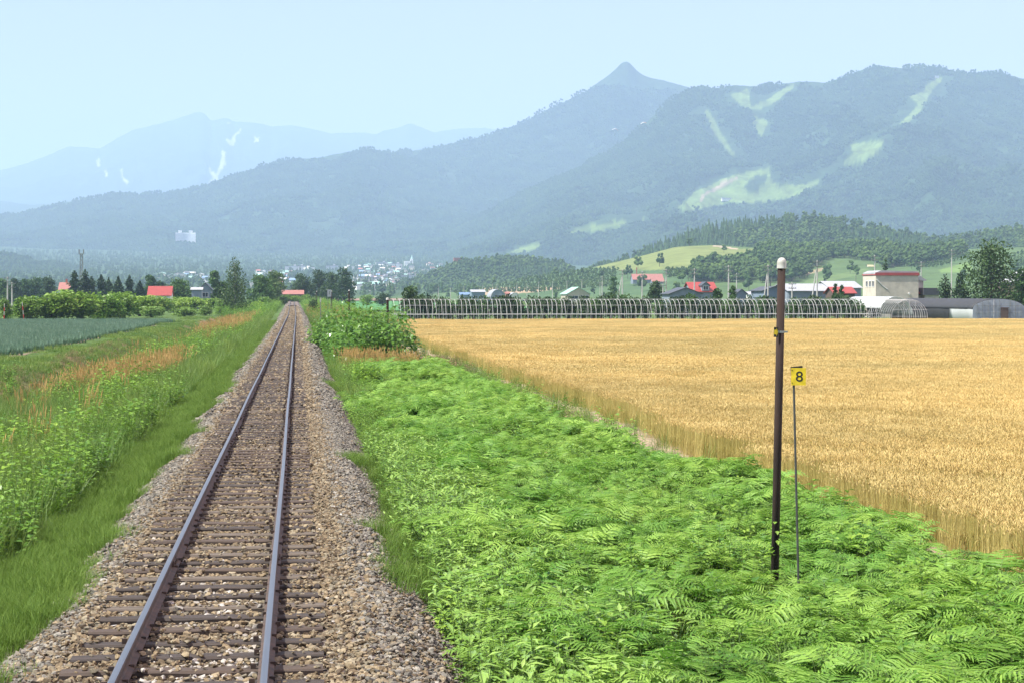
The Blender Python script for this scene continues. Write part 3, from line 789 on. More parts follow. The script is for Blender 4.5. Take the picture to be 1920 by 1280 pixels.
def grass_clump(seed, n=34, h=(0.45, 0.95), rad=0.28, w=0.006, heads=0, mat=M_grass):
    r = random.Random(seed); mb = MB()
    for k in range(n):
        a = r.uniform(0, 6.283); q = rad * math.sqrt(r.random()); b = r.uniform(0, 6.283)
        hh = r.uniform(*h)
        blade(mb, (q*math.cos(a), q*math.sin(a), -0.05), (math.cos(b), math.sin(b), 0), hh, w * r.uniform(0.7, 1.5), hh * r.uniform(0.15, 0.6))
    for k in range(heads):
        a = r.uniform(0, 6.283); q = rad * math.sqrt(r.random()); b = r.uniform(0, 6.283); hh = r.uniform(h[1] * 0.95, h[1] * 1.35)
        base = Vector((q*math.cos(a), q*math.sin(a), 0)); tip = base + Vector((math.cos(b) * hh * .12, math.sin(b) * hh * .12, hh))
        mb.tube([base, (base + tip) / 2 + Vector((0, 0, .02)), tip], [0.004, 0.003, 0.002], 3, 1, False)
        L_ = r.uniform(0.14, 0.24); dr = (tip - base).normalized()
        mb.tube([tip - dr * 0.02, tip + dr * L_ * 0.4, tip + dr * L_], [0.004, 0.013, 0.003], 4, 1, False)
    return proto('grass_clump_%d' % seed, mb, [mat, M_seed])
grass = [grass_clump(100 + k) for k in range(4)]
seedgrass = [grass_clump(120 + k, 22, (0.5, 0.95), 0.3, 0.005, 7) for k in range(3)]
shortgrass = [grass_clump(140 + k, 46, (0.10, 0.26), 0.26, 0.005) for k in range(3)]
horse = []
for k in range(4):
    r = random.Random(160 + k); mb = MB()
    for j in range(95):
        a = r.uniform(0, 6.283); q = 0.24 * math.sqrt(r.random()); b = r.uniform(0, 6.283); hh = r.uniform(0.09, 0.26)
        blade(mb, (q*math.cos(a), q*math.sin(a), -0.02), (math.cos(b), math.sin(b), 0), hh, 0.0032, hh * r.uniform(0.3, 0.9), 0, 2)
    horse.append(proto('horsetail_%d' % k, mb, M_horse))
def leaf(mb, c, d, up, L_, w, m=0, fold=0.25):
    d = Vector(d).normalized(); up = Vector(up); s = d.cross(up).normalized(); n = s.cross(d)
    c = Vector(c); tip = c + d * L_ - n * L_ * 0.18; mid = c + d * L_ * 0.42
    i = len(mb.v)
    mb.v += [tuple(c), tuple(mid + s*w + n*w*fold), tuple(tip), tuple(mid - s*w + n*w*fold), tuple(mid - n * w * 0.1)]
    mb.face((i, i+1, i+4), m); mb.face((i+1, i+2, i+4), m); mb.face((i+2, i+3, i+4), m); mb.face((i+3, i, i+4), m)
def weed(seed, stems=7, h=(0.4, 0.85), L_=(0.07, 0.13), wr=0.42, mat=M_weed, n_l=11, rad=0.25, narrow=False):
    r = random.Random(seed); mb = MB()
    for k in range(stems):
        a = r.uniform(0, 6.283); q = rad * math.sqrt(r.random()); hh = r.uniform(*h); b = r.uniform(0, 6.283)
        p0 = Vector((q*math.cos(a), q*math.sin(a), -0.05)); p1 = p0 + Vector((math.cos(b)*hh*.25, math.sin(b)*hh*.25, hh))
        mb.tube([p0, p1], [0.005, 0.002], 3, 1, False)
        for j in range(n_l):
            t = 0.2 + 0.8 * j / (n_l-1); g = j * 2.4 + r.uniform(-.4, .4)
            d = Vector((math.cos(g), math.sin(g), r.uniform(-0.1, 0.6)))
            ll = r.uniform(*L_) * (1.15 - 0.4 * t)
            leaf(mb, p0.lerp(p1, t), d, (0, 0, 1), ll, ll * wr * 0.6)
    return proto('weed_%d' % seed, mb, [mat, M_stalk])
weeds = [weed(200 + k) for k in range(4)]
sasa = [weed(220 + k, 6, (0.35, 0.7), (0.16, 0.26), 0.24, M_sasa, 7, 0.22) for k in range(4)]
dock = [weed(240 + k, 5, (0.5, 1.0), (0.12, 0.2), 0.55, M_weed, 14, 0.2) for k in range(2)]
drys = [weed(250 + k, 9, (0.3, 0.6), (0.06, 0.12), 0.4, M_dry, 8, 0.3) for k in range(2)]

def place(n, x0, x1, y0, y1, dens=None, dz=0.0):
    x = rnd(n, x0, x1); y = rnd(n, y0, y1)
    ok = np.ones(n, bool) if dens is None else rnd(n) < dens(x, y)
    x, y = x[ok] , y[ok]; x = x + track_x(y)
    return np.stack([x, y, ground_z(x, y) + dz], -1)
def put(name, protos, groups, label, tilt=0.12):
    """groups: list of (points, (scale range), variants)"""
    P = np.concatenate([g[0] for g in groups]); S = np.concatenate([rnd(len(g[0]), *g[1]) for g in groups])
    V = np.concatenate([rng.choice(g[2], len(g[0])) for g in groups])
    o = scatter(name, protos, P, upright(len(P), tilt), S, V); o['label'] = label
    return o
patchy = lambda sx, sy, th, k, seed: (lambda x, y: np.clip((fbm(x * sx, y * sy, 3, seed) - th) * k, 0, 1))
# right of the track: bracken, with bamboo grass and weeds along the ballast
def fern_dens(x, y):
    d = np.clip((x - 2.7 + (fbm(x * 0 + 1, y * 0.16, 2, 31) - .5) * 2.4) / 1.2, 0.0, 1)
    d = d * np.clip((np.interp(y, [30, 55], [9.3, 8.0]) + (vnoise(y * 0.4, y * 0, 12) - .5) * 1.3 - x) / 0.3, 0, 1)
    hole = 1 - 0.85 * np.clip((fbm(x * 0.8, y * 0.45, 2, 88) - 0.60) * 14, 0, 1)
    return d * hole
lump = lambda P: 0.68 + 0.66 * fbm(P[:, 0] * 0.45, P[:, 1] * 0.3, 2, 66)
Pf = np.concatenate([place(4300, 2.3, 9.7, 12, 46, fern_dens), place(4300, 2.4, 9.7, 46, 93, fern_dens)])
Sf = np.where(Pf[:, 1] > 48, np.clip((9.6 - Pf[:, 0]) / 1.8, .45, 1), 1) * lump(Pf) * rnd(len(Pf), 0.66, 1.12) * np.where(Pf[:, 1] > 46, 1.1, 1.0)
rf = upright(len(Pf), 0.24)
o = scatter('bracken_ferns', ferns, Pf, rf, Sf, rng.integers(0, 9, len(Pf))); o['label'] = 'bright green bracken filling the bank between track and wheat'
nearx = lambda a, b: (lambda x, y: np.clip((x - a) / 0.3, 0, 1) * np.clip((b - x) / 1.2, 0, 1))
put('bamboo_grass', sasa, [(place(1500, 2.35, 4.8, 13, 44, nearx(2.3, 4.7)), (0.7, 1.15), range(4)), (place(350, 2.5, 9.5, 13, 60, patchy(.5, .3, .55, 8, 21)), (0.8, 1.2), range(4))], 'pale bamboo grass leaves along the right edge of the ballast')
put('trackside_weeds', weeds + dock + drys, [
    (place(650, 2.25, 4.6, 13, 95, nearx(2.2, 4.5)), (0.6, 1.0), range(4)), (place(900, 3, 9.2, 13, 95), (0.7, 1.1), range(6)), (place(60, 3, 9.0, 14, 90), (0.7, 1.1), (6, 7)),
    (place(90, 4.2, 6.2, 74, 81), (0.8, 1.2), (6, 7)), (place(140, 6.2, 9.2, 88, 108), (0.9, 1.4), (6, 7)),
    (place(60, 3.1, 3.7, 71.5, 74), (0.9, 1.3), (4, 5)), (place(300, 2.3, 3.2, 40, 100), (0.5, 0.9), range(4))], 'leafy green weeds growing among the bracken')
put('right_verge_grass', grass + seedgrass + shortgrass, [
    (place(500, 2.4, 5.5, 58, 96), (0.7, 1.1), range(4)), (place(110, 2.8, 6.4, 86, 94), (0.8, 1.05), (4, 5, 6)),
    (place(500, 3.0, 9.2, 13, 90), (0.7, 1.0), range(4)), (place(250, 8.6, 10.4, 18, 200), (0.5, 0.9), range(4)), (place(1800, 2.5, 10.5, 150, 420), (0.9, 1.6), [0, 1, 2, 3, 0, 1, 2, 3, 5])], 'grass on the verge beyond the knotweed thicket')
# left of the track
hb = lambda x, y: np.clip((x + 3.25 + (vnoise(y * 0.4, y * 0, 4) - .5) * .8) / 0.25, 0, 1) * np.clip((-1.72 + (fbm(y * 0.5, y * 0 + 2, 3, 71) - .5) * 1.9 - 0.12 - x) / 0.12, 0, 1)
hr = lambda x, y: np.clip((fbm(x * 0.9, y * 0.22, 2, 90) - 0.60) * 14, 0, 1) * np.clip((y - 17) / 2, 0, 1)
def bz(P):
    P = P.copy(); P[:, 2] = np.maximum(P[:, 2], bed_z(P[:, 0], P[:, 1])); return P
put('horsetail_carpet', horse, [(bz(place(6200, -4.0, -1.45, 12, 75, hb)), (0.8, 1.35), range(4)), (bz(place(4000, -4.0, -1.6, 75, 260, hb)), (1.2, 1.9), range(4)),
    (bz(place(1200, 1.75, 2.8, 15, 75, hr)), (0.8, 1.3), range(4)), (place(500, 1.95, 2.7, 75, 300), (0.9, 1.5), range(4))], 'soft bright green horsetail carpet beside the ballast')
lw = lambda x, y: np.clip((-3.0 - x) / 0.4, 0, 1) * np.clip((fbm(x * .35, y * .16, 3, 23) - 0.44) * 6, 0.08, 1)
put('left_verge_weeds', weeds + dock, [(place(2600, -7.2, -3.0, 13, 70, lw), (0.8, 1.35), range(6)), (place(2200, -9, -3.8, 70, 330, lw), (1.0, 1.9), range(6)), (place(700, -13, -6, 25, 120, patchy(.3, .15, .5, 6, 29)), (0.8, 1.3), range(6))], 'leafy green weeds on the left bank')
sg = lambda x, y: np.clip((fbm(x * 0.16, y * 0.045, 2, 37) - 0.54) * 9, 0.07, 1) * np.clip((-4.3 - x) / 0.8, 0, 1)
ng_ = lambda x, y: np.clip((-3.1 - x) / 0.5, 0, 1)
put('left_verge_grass', grass + seedgrass, [(place(8500, -10.6, -3.1, 13, 110, ng_), (0.85, 1.35), range(4)), (place(4700, -10.8, -3.4, 110, 340, ng_), (1.1, 1.7), range(4)),
    (place(1200, -10, -4.2, 20, 110, sg), (0.85, 1.25), (4, 5, 6)), (place(1500, -10, -4.2, 110, 330, sg), (1.0, 1.5), (4, 5, 6))], 'tall meadow grass with orange seed heads on the left bank', 0.18)
put('bank_dry_growth', drys + shortgrass, [(place(1500, -13.8, -10.8, 70, 190, patchy(.28, .07, .5, 8, 53)), (0.4, 0.8), (0, 1)), (place(1600, -14.8, -11, 60, 240), (1.0, 1.7), (2, 3, 4))], 'dry brown growth on the slope below the onion field')
put('field_bank_grass', shortgrass, [(place(7500, -17.2, -11.0, 60, 330, patchy(.25, .08, .34, 5, 51)), (1.0, 1.9), range(3))], 'short grass on the bank below the onion field')
# wheat
M_wheat = M_leaf('ripe_wheat_ear', (0.55, 0.395, 0.14), (0.78, 0.61, 0.27), 0.22, 0.6, 0.2, patch=(0.06, (0.84, 0.86, 0.84), (1.08, 1.06, 1.02)))
M_straw = M_leaf('wheat_straw', (0.36, 0.32, 0.095), (0.55, 0.46, 0.18), 0.3, 0.7, 0.15)
def wheat(seed, n, size, fat=1.0):
    r = random.Random(seed); mb = MB()
    for k in range(n):
        x = r.uniform(-size/2, size/2); y = r.uniform(-size/2, size/2); h = r.uniform(0.58, 0.76); b = r.uniform(0, 6.283)
        t = Vector((math.cos(b), math.sin(b), 0)) * r.uniform(0.01, 0.09)
        p0 = Vector((x, y, 0)); p1 = p0 + t + Vector((0, 0, h))
        s = Vector((-math.sin(b + .7), math.cos(b + .7), 0)) * 0.0035 * fat
        mb.quad(p0 - s, p0 + s, p1 + s * .6, p1 - s * .6, 1)
        d = (Vector((0, 0, 1)) + Vector((math.cos(b), math.sin(b), 0)) * r.uniform(0.1, 1.1)).normalized(); L_ = r.uniform(0.07, 0.10)
        a = d.cross(Vector((0.3, 1, 0.2))).normalized(); c = d.cross(a); w = 0.0075 * fat; i = len(mb.v)
        mb.v.append(tuple(p1))
        for j in range(4):
            g = j * math.pi / 2; mb.v.append(tuple(p1 + d * L_ * 0.45 + (a*math.cos(g) + c*math.sin(g)) * w))
        mb.v.append(tuple(p1 + d * L_))
        for j in range(4):
            mb.face((i, i+1+(j+1) % 4, i+1+j), 0); mb.face((i+5, i+1+j, i+1+(j+1) % 4), 0)
        if r.random() < 0.5:
            blade(mb, p0 + Vector((0, 0, h * .45)), (math.cos(b*3), math.sin(b*3), 0), 0.16, 0.005 * fat, 0.14, 1, 2)
    return proto('wheat_%d' % seed, mb, [M_wheat, M_straw])
wnear = [wheat(600 + k, 420, 1.0, 1.0) for k in range(4)]; wfar = [wheat(610 + k, 420, 1.6, 1.6) for k in range(3)]
def tile(step, y0, y1, x0f, x1f, jit=.06):
    out = []
    for y in np.arange(y0, y1, step):
        xs_ = np.arange(x0f(y), x1f(y), step)
        out.append(np.stack([xs_ + rnd(len(xs_), -jit, jit), np.full(len(xs_), y) + rnd(len(xs_), -jit, jit)], -1))
    return np.concatenate(out)
wx0 = lambda y: 10.55 + 0.5 * float(vnoise(np.array(y * 0.13), np.array(0.0), 14)) 
wx1 = lambda y: 6 + 0.47 * y
T1 = tile(0.78, 18, 76, wx0, wx1, .22); T2 = tile(1.2, 76, 241, wx0, wx1, .3)
T = np.concatenate([T1, T2]); k = len(T)
lodge = fbm(T[:, 0] * 0.06, T[:, 1] * 0.03, 2, 17)
P = np.stack([T[:, 0], T[:, 1], ground_z(T[:, 0], T[:, 1])], -1)
rot = np.zeros((k, 3)); rot[:, 2] = rnd(k, 0, 6.283); rot[:, 0] = rng.normal(0, .03, k)
sc_ = np.ones((k, 3)); sc_[:, 2] = 0.96 + 0.12 * lodge + rnd(k, -.03, .03)
vi = np.concatenate([rng.integers(0, 4, len(T1)), rng.integers(4, 7, len(T2))])
o = scatter('wheat_crop', wnear + wfar, P, rot, sc_, vi); o['label'] = 'golden ripe wheat filling the field right of the track'
# onions
M_onion = M_leaf('onion_leaf', (0.06, 0.14, 0.08), (0.17, 0.27, 0.175), 0.12, 0.45, 0.4)
def onion(seed):
    r = random.Random(seed); mb = MB()
    for k in range(16):
        x = (k % 4 - 1.5) * 0.27; y = (k // 4 - 1.5) * 0.25 + r.uniform(-.04, .04)
        for j in range(6):
            b = r.uniform(0, 6.283); h = r.uniform(0.42, 0.68); q = r.uniform(0.05, 0.3)
            blade(mb, (x, y, 0), (math.cos(b), math.sin(b), 0), h, 0.014, h * q, 0, 2)
            blade(mb, (x, y, 0), (-math.sin(b), math.cos(b), 0.001), h * .9, 0.014, h * q, 0, 2)
    return proto('onion_%d' % seed, mb, M_onion)
onions = [onion(700 + k) for k in range(4)]
T = tile(1.06, 121, 271, lambda y: -4 - 0.21 * y - 8, lambda y: -16.7 - 0.3 * math.sin(y * .11)); k = len(T)
P = np.stack([T[:, 0], T[:, 1], ground_z(T[:, 0], T[:, 1])], -1); rot = np.zeros((k, 3)); rot[:, 2] = rng.integers(0, 4, k) * math.pi / 2
o = scatter('onion_crop', onions, P, rot, rnd(k, 0.9, 1.15), rng.integers(0, 4, k)); o['label'] = 'blue green onion crop in the field on the left'
# rough growth further along both verges
put('far_verge_growth', weeds + dock, [(place(900, -14, -3.2, 330, 720), (1.6, 3.2), range(6)), (place(900, 3.0, 12, 230, 720), (1.4, 3.0), range(6)),
    (place(700, -70, -16, 274, 420, patchy(.1, .05, .45, 6, 41)), (1.2, 2.4), range(6)), (place(260, -9, 9, 690, 780), (2.5, 4.2), range(6))], 'rough green growth along the far verges')
# ------------------------------------------------------------------ posts and signs by the track
def gz(x, y): return float(ground_z(np.array(x), np.array(y)))
M_rustpost = M_solid('rusty_brown_post', (0.040, 0.021, 0.0155), 0.95, 0.5, 6, bump=0.15, c2=(0.010, 0.0065, 0.006), stretch=(1, 1, 0.25))
M_white = M_solid('chalky_white_plastic', (0.50, 0.50, 0.47), 0.55, 0.35, 14, c2=(0.30, 0.29, 0.25))
M_yellow = M_solid('yellow_sign_paint', (0.72, 0.52, 0.02), 0.5, 0.28, 16)
M_black = M_solid('black_paint', (0.012, 0.012, 0.012), 0.5)
M_galv = M_solid('galvanised_steel', (0.42, 0.43, 0.44), 0.45, 0.25, 6, metal=0.6)
M_grey = M_solid('dull_grey_steel', (0.16, 0.17, 0.16), 0.6, 0.3, 6)
def line_post(u, y, vtop, rad, lab, lean=0.0, detail=False):
    x = X(u, y); z0 = gz(x, y); h = Z(vtop, y, u) - z0
    t = thing('line_post', lab, 'post', (x, y, z0), 0, 'dark line posts with white caps'); t.rotation_euler = (0, lean, 0)
    mb = MB(); mb.tube([(0, 0, -0.4), (0, 0, h * .5), (0, 0, h - 0.06)], rad, 16 if detail else 8); mb.build('post', M_rustpost, t, smooth=detail)
    c = MB(); r2 = rad * 1.18
    c.lathe([(r2 * 1.05, -0.115), (r2, -0.108), (r2, -0.05), (r2 * .93, -0.022), (r2 * .74, 0.0), (r2 * .4, 0.015), (0.002, 0.018)], 20 if detail else 8, (0, 0, h)); c.build('cap', M_white, t, smooth=True)
    return t, h
t, h = line_post(1453, 22.5, 486, 0.048, 'tall rusty brown post with white cap and yellow arrow plate in the bracken', R(1.1), True)
y_ = 22.5
zp_ = Z(622, y_, 1460) - t.location.z
mb = MB(); mb.lathe([(0.054, -0.013), (0.054, 0.013)], 20, (0, 0, zp_)); mb.box((0.068, -0.016, zp_), (0.035, 0.022, 0.022)); mb.build('band', M_galv, t)
pl = MB(); pl.box((-0.064, -0.053, zp_ - 0.005), (0.052, 0.005, 0.118)); plate = pl.build('arrow_plate', M_black, t)
ar = MB(); zc_ = zp_ - 0.005
ar.v = [(-0.087, -0.0568, zc_ - 0.028), (-0.059, -0.0568, zc_ - 0.028), (-0.059, -0.0568, zc_ - 0.051), (-0.039, -0.0568, zc_), (-0.059, -0.0568, zc_ + 0.051), (-0.059, -0.0568, zc_ + 0.028), (-0.087, -0.0568, zc_ + 0.028)]
ar.face(range(7)); n0 = len(ar.v); ar.v += [(a, b + 0.001, c) for a, b, c in ar.v]; ar.face([n0 + q for q in range(7)][::-1])
ar.build('arrow', M_yellow, plate)
# climbing vine round the post foot
vine = MB(); r = random.Random(5)
for k in range(70):
    a = r.uniform(0, 6.283); zz = 1.15 * r.random() ** 1.3
    leaf(vine, (0.07*math.cos(a), 0.07*math.sin(a), zz), (math.cos(a), math.sin(a), r.uniform(-.5, .3)), (0, 0, 1), r.uniform(.05, .1), 0.028)
vine.build('climbing_leaves', M_weed, t)
line_post(726.5, 112, 559, 0.075, 'dark post with white cap beside the bare hoop frame')
line_post(654.5, 205, 544, 0.07, 'dark post with white cap in front of the rice field')
line_post(622, 300, 545.5, 0.06, 'thin dark post with white cap just behind the grey board')
line_post(594, 330, 546, 0.075, 'brown post with pale cap left of the grey board')
line_post(591, 420, 551, 0.05, 'most distant capped post beside the far end of the track')

def number_sign():
    y = 22.2; u0 = 1501; x = X(u0, y); z0 = gz(x, y); h = Z(722, y, 1490) - z0
    t = thing('number_sign', 'small yellow plate with black number 8 on thin steel stake', 'sign', (x, y, z0)); t.rotation_euler = (0, R(-1.6), 0)
    s = MB(); s.tube([(0, 0, -0.3), (0, 0, h + 0.16)], 0.014, 8); s.build('stake', M_solid('dark_steel_stake', (0.055, 0.058, 0.055), 0.7, 0.4, 9), t)
    W_, H_ = 0.172, 0.205; z1 = h + 0.108
    pa = MB(); pa.box((W_/2 - 0.028, -0.018, 0), (W_, 0.005, H_)); p1 = pa.build('plate', M_yellow, t); p1.location = (0, 0, z1)
    p1.rotation_euler = (0, R(1.5), R(-16))
    pb = MB(); pb.box((W_/2 - 0.028, 0, 0), (W_, 0.005, H_)); p2 = pb.build('back_plate', M_black, t); p2.location = (0.0, 0.02, z1 + 0.012); p2.rotation_euler = (R(-2), R(-2.5), R(21))
    cu = bpy.data.curves.new('figure', 'FONT'); cu.body = '8'; cu.size = 0.185; cu.extrude = 0.001; cu.align_x = 'CENTER'; cu.align_y = 'CENTER'; cu.offset = 0.0008
    tmp = bpy.data.objects.new('figure_curve', cu); col.objects.link(tmp)
    me = bpy.data.meshes.new_from_object(tmp.evaluated_get(bpy.context.evaluated_depsgraph_get())); bpy.data.objects.remove(tmp)
    me.materials.clear(); me.materials.append(M_black)
    f = bpy.data.objects.new('numeral', me); col.objects.link(f); f.parent = p1; f.location = (W_/2 - 0.018, -0.0218, -0.004); f.rotation_euler = (math.pi/2, 0, 0); f.scale = (1.0, 0.92, 1)
    for dz in (-0.075, 0.075):
        b = MB(); b.lathe([(0.006, -0.003), (0.006, 0.003)], 8); q = b.build('bolt', M_black, p1); q.location = (-0.016, -0.022, dz); q.rotation_euler = (math.pi/2, 0, 0)
number_sign()
def board_sign():
    y = 290; x = X(617.5, y); z0 = gz(x, y)
    t = thing('board_sign', 'grey rectangular board on two posts beside the track', 'sign', (x, y, z0))
    top = Z(543.5, y) - z0; bot = Z(556.5, y) - z0
    b = MB(); b.box((0, 0, (top + bot)/2), (0.6, 0.03, top - bot)); b.build('board', M_galv, t)
    for s in (-.2, .2):
        p = MB(); p.tube([(s, 0.06, -.2), (s, 0.06, top - .1)], 0.035, 6); p.build('post', M_grey, t)
    m = MB(); m.box((0.02, -0.02, (top+bot)/2 + .05), (0.09, 0.006, 0.5)); m.build('dark_mark', M_grey, t)
board_sign()
def marker(name, lab, u, v0, v1, y, w, col_m, cat='marker post'):
    x = X(u, y); z0 = gz(x, y); h = Z(v0, y) - z0
    t = thing(name, lab, cat, (x, y, z0))
    s = MB(); s.tube([(0, 0, -.2), (0, 0, h - .55)], w * .5, 8); s.build('post', M_grey, t)
    s = MB(); s.box((0, 0, h - .28), (w * 1.8, 0.05, 0.55)); s.box((0, 0, h + 0.012), (w * 1.9, 0.06, 0.03)); s.build('white_panel', col_m, t)
marker('distance_marker', 'short white distance marker left of the grey board', 601, 558.5, 580, 235, 0.09, M_white)
M_red = M_solid('red_paint', (0.55, 0.05, 0.04), 0.5)
def striped(u, y, v0, lab, lean):
    x = X(u, y); z0 = gz(x, y); h = Z(v0, y) - z0; t = thing('striped_pole', lab, 'marker pole', (x, y, z0)); t.rotation_euler = (0, lean, 0)
    n = 5
    for k in range(n):
        s = MB(); s.tube([(0, 0, h*k/n - (0.3 if k == 0 else 0)), (0, 0, h*(k+1)/n)], 0.045, 8); s.build('stripe', M_white if k % 2 == 0 else M_red, t)
striped(7, 268, 569, 'red and white striped pole at the far left frame edge', R(2)); striped(45, 268, 566, 'red and white striped pole in front of the dark hedge end', R(-5))
def stake(u, v0, v1, y, lab):
    x = X(u, y); z0 = gz(x, y); h = Z(v0, y) - z0; t = thing('survey_stake', lab, 'stake', (x, y, z0))
    s = MB(); s.tube([(0, 0, -.2), (0, 0, h - .12)], 0.02, 6); s.build('stick', M_grey, t); s = MB(); s.box((0, 0, h - .06), (0.06, 0.06, 0.12)); s.build('red_top', M_red, t)
stake(704+75, 640, 660, 128, 'thin red topped stake on the bare soil beside the wheat')

# ------------------------------------------------------------------ shrubs and trees
M_bark = M_solid('brown_bark', (0.11, 0.08, 0.06), 0.9, 0.4, 4, bump=0.6, stretch=(1, 1, .2))
M_birchbark = M_solid('white_birch_bark', (0.62, 0.60, 0.56), 0.7, 0.3, 2.5, c2=(0.10, 0.09, 0.08), stretch=(1, 1, 3))
def quad_leaf(mb, c, s, r, m=0, flat=0.0):
    n = Vector((r.gauss(0, 1), r.gauss(0, 1), r.gauss(0, 1) + flat)).normalized(); a = n.orthogonal().normalized(); b = n.cross(a)
    g = r.uniform(0, 6.28); a2 = a*math.cos(g) + b*math.sin(g); b2 = n.cross(a2)
    c = Vector(c); mb.quad(c - a2*s, c - b2*s*.55, c + a2*s, c + b2*s*.55, m)
def crown_mass(lobes, n, ls, seed, flat=0.3):
    """leaves through the volume of uneven lobes (centre, rx, ry, rz)"""
    r = random.Random(seed); mb = MB(); wts = [l[1]*l[2]*l[3] for l in lobes]
    for k in range(n):
        c, rx, ry, rz = r.choices(lobes, wts)[0]
        d = Vector((r.gauss(0, 1), r.gauss(0, 1), r.gauss(0, 1))).normalized(); q = r.random() ** 0.33 * r.uniform(0.85, 1.12)
        quad_leaf(mb, (c[0] + d.x*rx*q, c[1] + d.y*ry*q, c[2] + d.z*rz*q), ls * r.uniform(.6, 1.3), r, 0, flat)
    return mb
def broad_lobes(H, W, seed, base=0.2, lobes=11, top=0.9, cone=False):
    r = random.Random(seed); out = []
    if cone:
        for k in range(lobes + 8):
            t = (k + .5) / (lobes + 8); a = k * 2.4; q = W * (.40 * (1 - t) ** .8) * r.uniform(.5, 1); s = W * (.28 - .15 * t) * r.uniform(.8, 1.2)
            out.append(((q*math.cos(a), q*math.sin(a), H * (base + (top - base) * t)), s, s, s * 1.25))
        return out + [((0, 0, H * .5), W * .10, W * .10, H * .2), ((0, 0, H * .93), W * .08, W * .08, H * .07)]
    for k in range(lobes):
        t = (k + .5) / lobes; z = H * (base + (top - base) * t)
        wid = W/2 * math.sin(math.pi * min(1, 0.22 + 0.78 * t)) ** 0.7 * r.uniform(.55, .8)
        a = k * 2.4 + r.uniform(-.5, .5); s = W * r.uniform(.24, .36)
        out.append(((wid*math.cos(a), wid*math.sin(a), z), s, s, s * r.uniform(.65, .95)))
    out.append(((0, 0, H * (top + base) / 2), W*.27, W*.27, H*(top-base)*.42)); out.append(((0, 0, H * (top - .04)), W*.16, W*.16, H * .10))
    return out
def limbs(H, lobes, r0, mb, m=0):
    mb.tube([(0, 0, -.4), (0.02*H*.3, 0, H*.3), (0, 0.01*H, H*.62), (0, 0, H*.9)], [r0, r0*.75, r0*.4, r0*.1], 8, m)
    for c, rx, ry, rz in lobes[:-2]:
        z = c[2] * .62; mb.tube([(0, 0, z), (c[0]*.55, c[1]*.55, z + (c[2]-z)*.6), c], [r0*.35, r0*.22, r0*.06], 5, m)
def broad_tree(name, lab, u, y, vtop, wpx, leafm, n=2600, ls=0.26, base=0.2, bark=None, group=None, seed=0, lobes=11, cat='tree', vbase=None, top=0.9, z0=None, cone=False):
    x = X(u, y); z0 = gz(x, y) if z0 is None else z0; H = Z(vtop, y) - z0; W_ = wpx * y / FPX
    t = thing(name, lab, cat, (x, y, z0), 0, group)
    lb = broad_lobes(H, W_, seed, base, lobes, top, cone); mb = MB(); limbs(H, lb, max(.08, H*.018), mb); mb.build('trunk', bark or M_bark, t)
    crown_mass(lb, n, ls, seed + 1).build('crown', leafm, t); return t
def fir_mesh(H, W, seed, n=1500, ls=0.24):
    r = random.Random(seed); mb = MB(); lv = max(9, int(H * 1.6))
    for k in range(n):
        t = 1 - math.sqrt(r.random()); t = min(t, .995); lvl = math.floor(t * lv) / lv; q = (t * lv) % 1
        rad = W*.72 * (1 - lvl) ** .75 * (1.05 - .45 * q) * (.75 + .35 * math.sin(lvl * 77 + 2)); a = r.uniform(0, 6.283)
        a = round(a / .52) * .52 + r.gauss(0, .16) + lvl * 40
        rr = rad * r.random() ** .5
        quad_leaf(mb, (rr*math.cos(a), rr*math.sin(a), H * (.06 + .94*t) - rr * .22), ls * r.uniform(.6, 1.2), r, 0, .8)
    return mb
def fir_tree(lab, u, y, vtop, wpx, leafm, seed, n=1500, ls=0.26, group=None, name='conifer_tree'):
    x = X(u, y); z0 = gz(x, y); H = Z(vtop, y) - z0; t = thing(name, lab, 'tree', (x, y, z0), 0, group)
    mb = MB(); mb.tube([(0, 0, -.4), (0, 0, H*.5), (0, 0, H*.98)], [H*.016, H*.01, .02], 7); mb.build('trunk', M_bark, t)
    fir_mesh(H, wpx * y / FPX, seed, n, ls).build('crown', leafm, t); return t
L_birch = M_leaf('birch_leaf', (0.05, 0.095, 0.028), (0.14, 0.215, 0.065), .35, .5, .3)
L_dark = M_leaf('dark_tree_leaf', (0.018, 0.045, 0.014), (0.055, 0.105, 0.028), .2, .55, .25)
L_mid = M_leaf('mid_tree_leaf', (0.028, 0.075, 0.018), (0.085, 0.165, 0.04), .25, .55, .25)
L_fir = M_leaf('fir_needles', (0.014, 0.036, 0.016), (0.045, 0.085, 0.032), .1, .6, .2)
L_bush = M_leaf('bush_leaf', (0.075, 0.17, 0.016), (0.25, 0.38, 0.055), .28, .45, .35)
L_light = M_leaf('light_bush_leaf', (0.09, 0.17, 0.03), (0.20, 0.32, 0.07), .3, .5, .3)
L_knot = M_leaf('knotweed_leaf', (0.07, 0.17, 0.018), (0.22, 0.37, 0.06), .32, .33, .55)

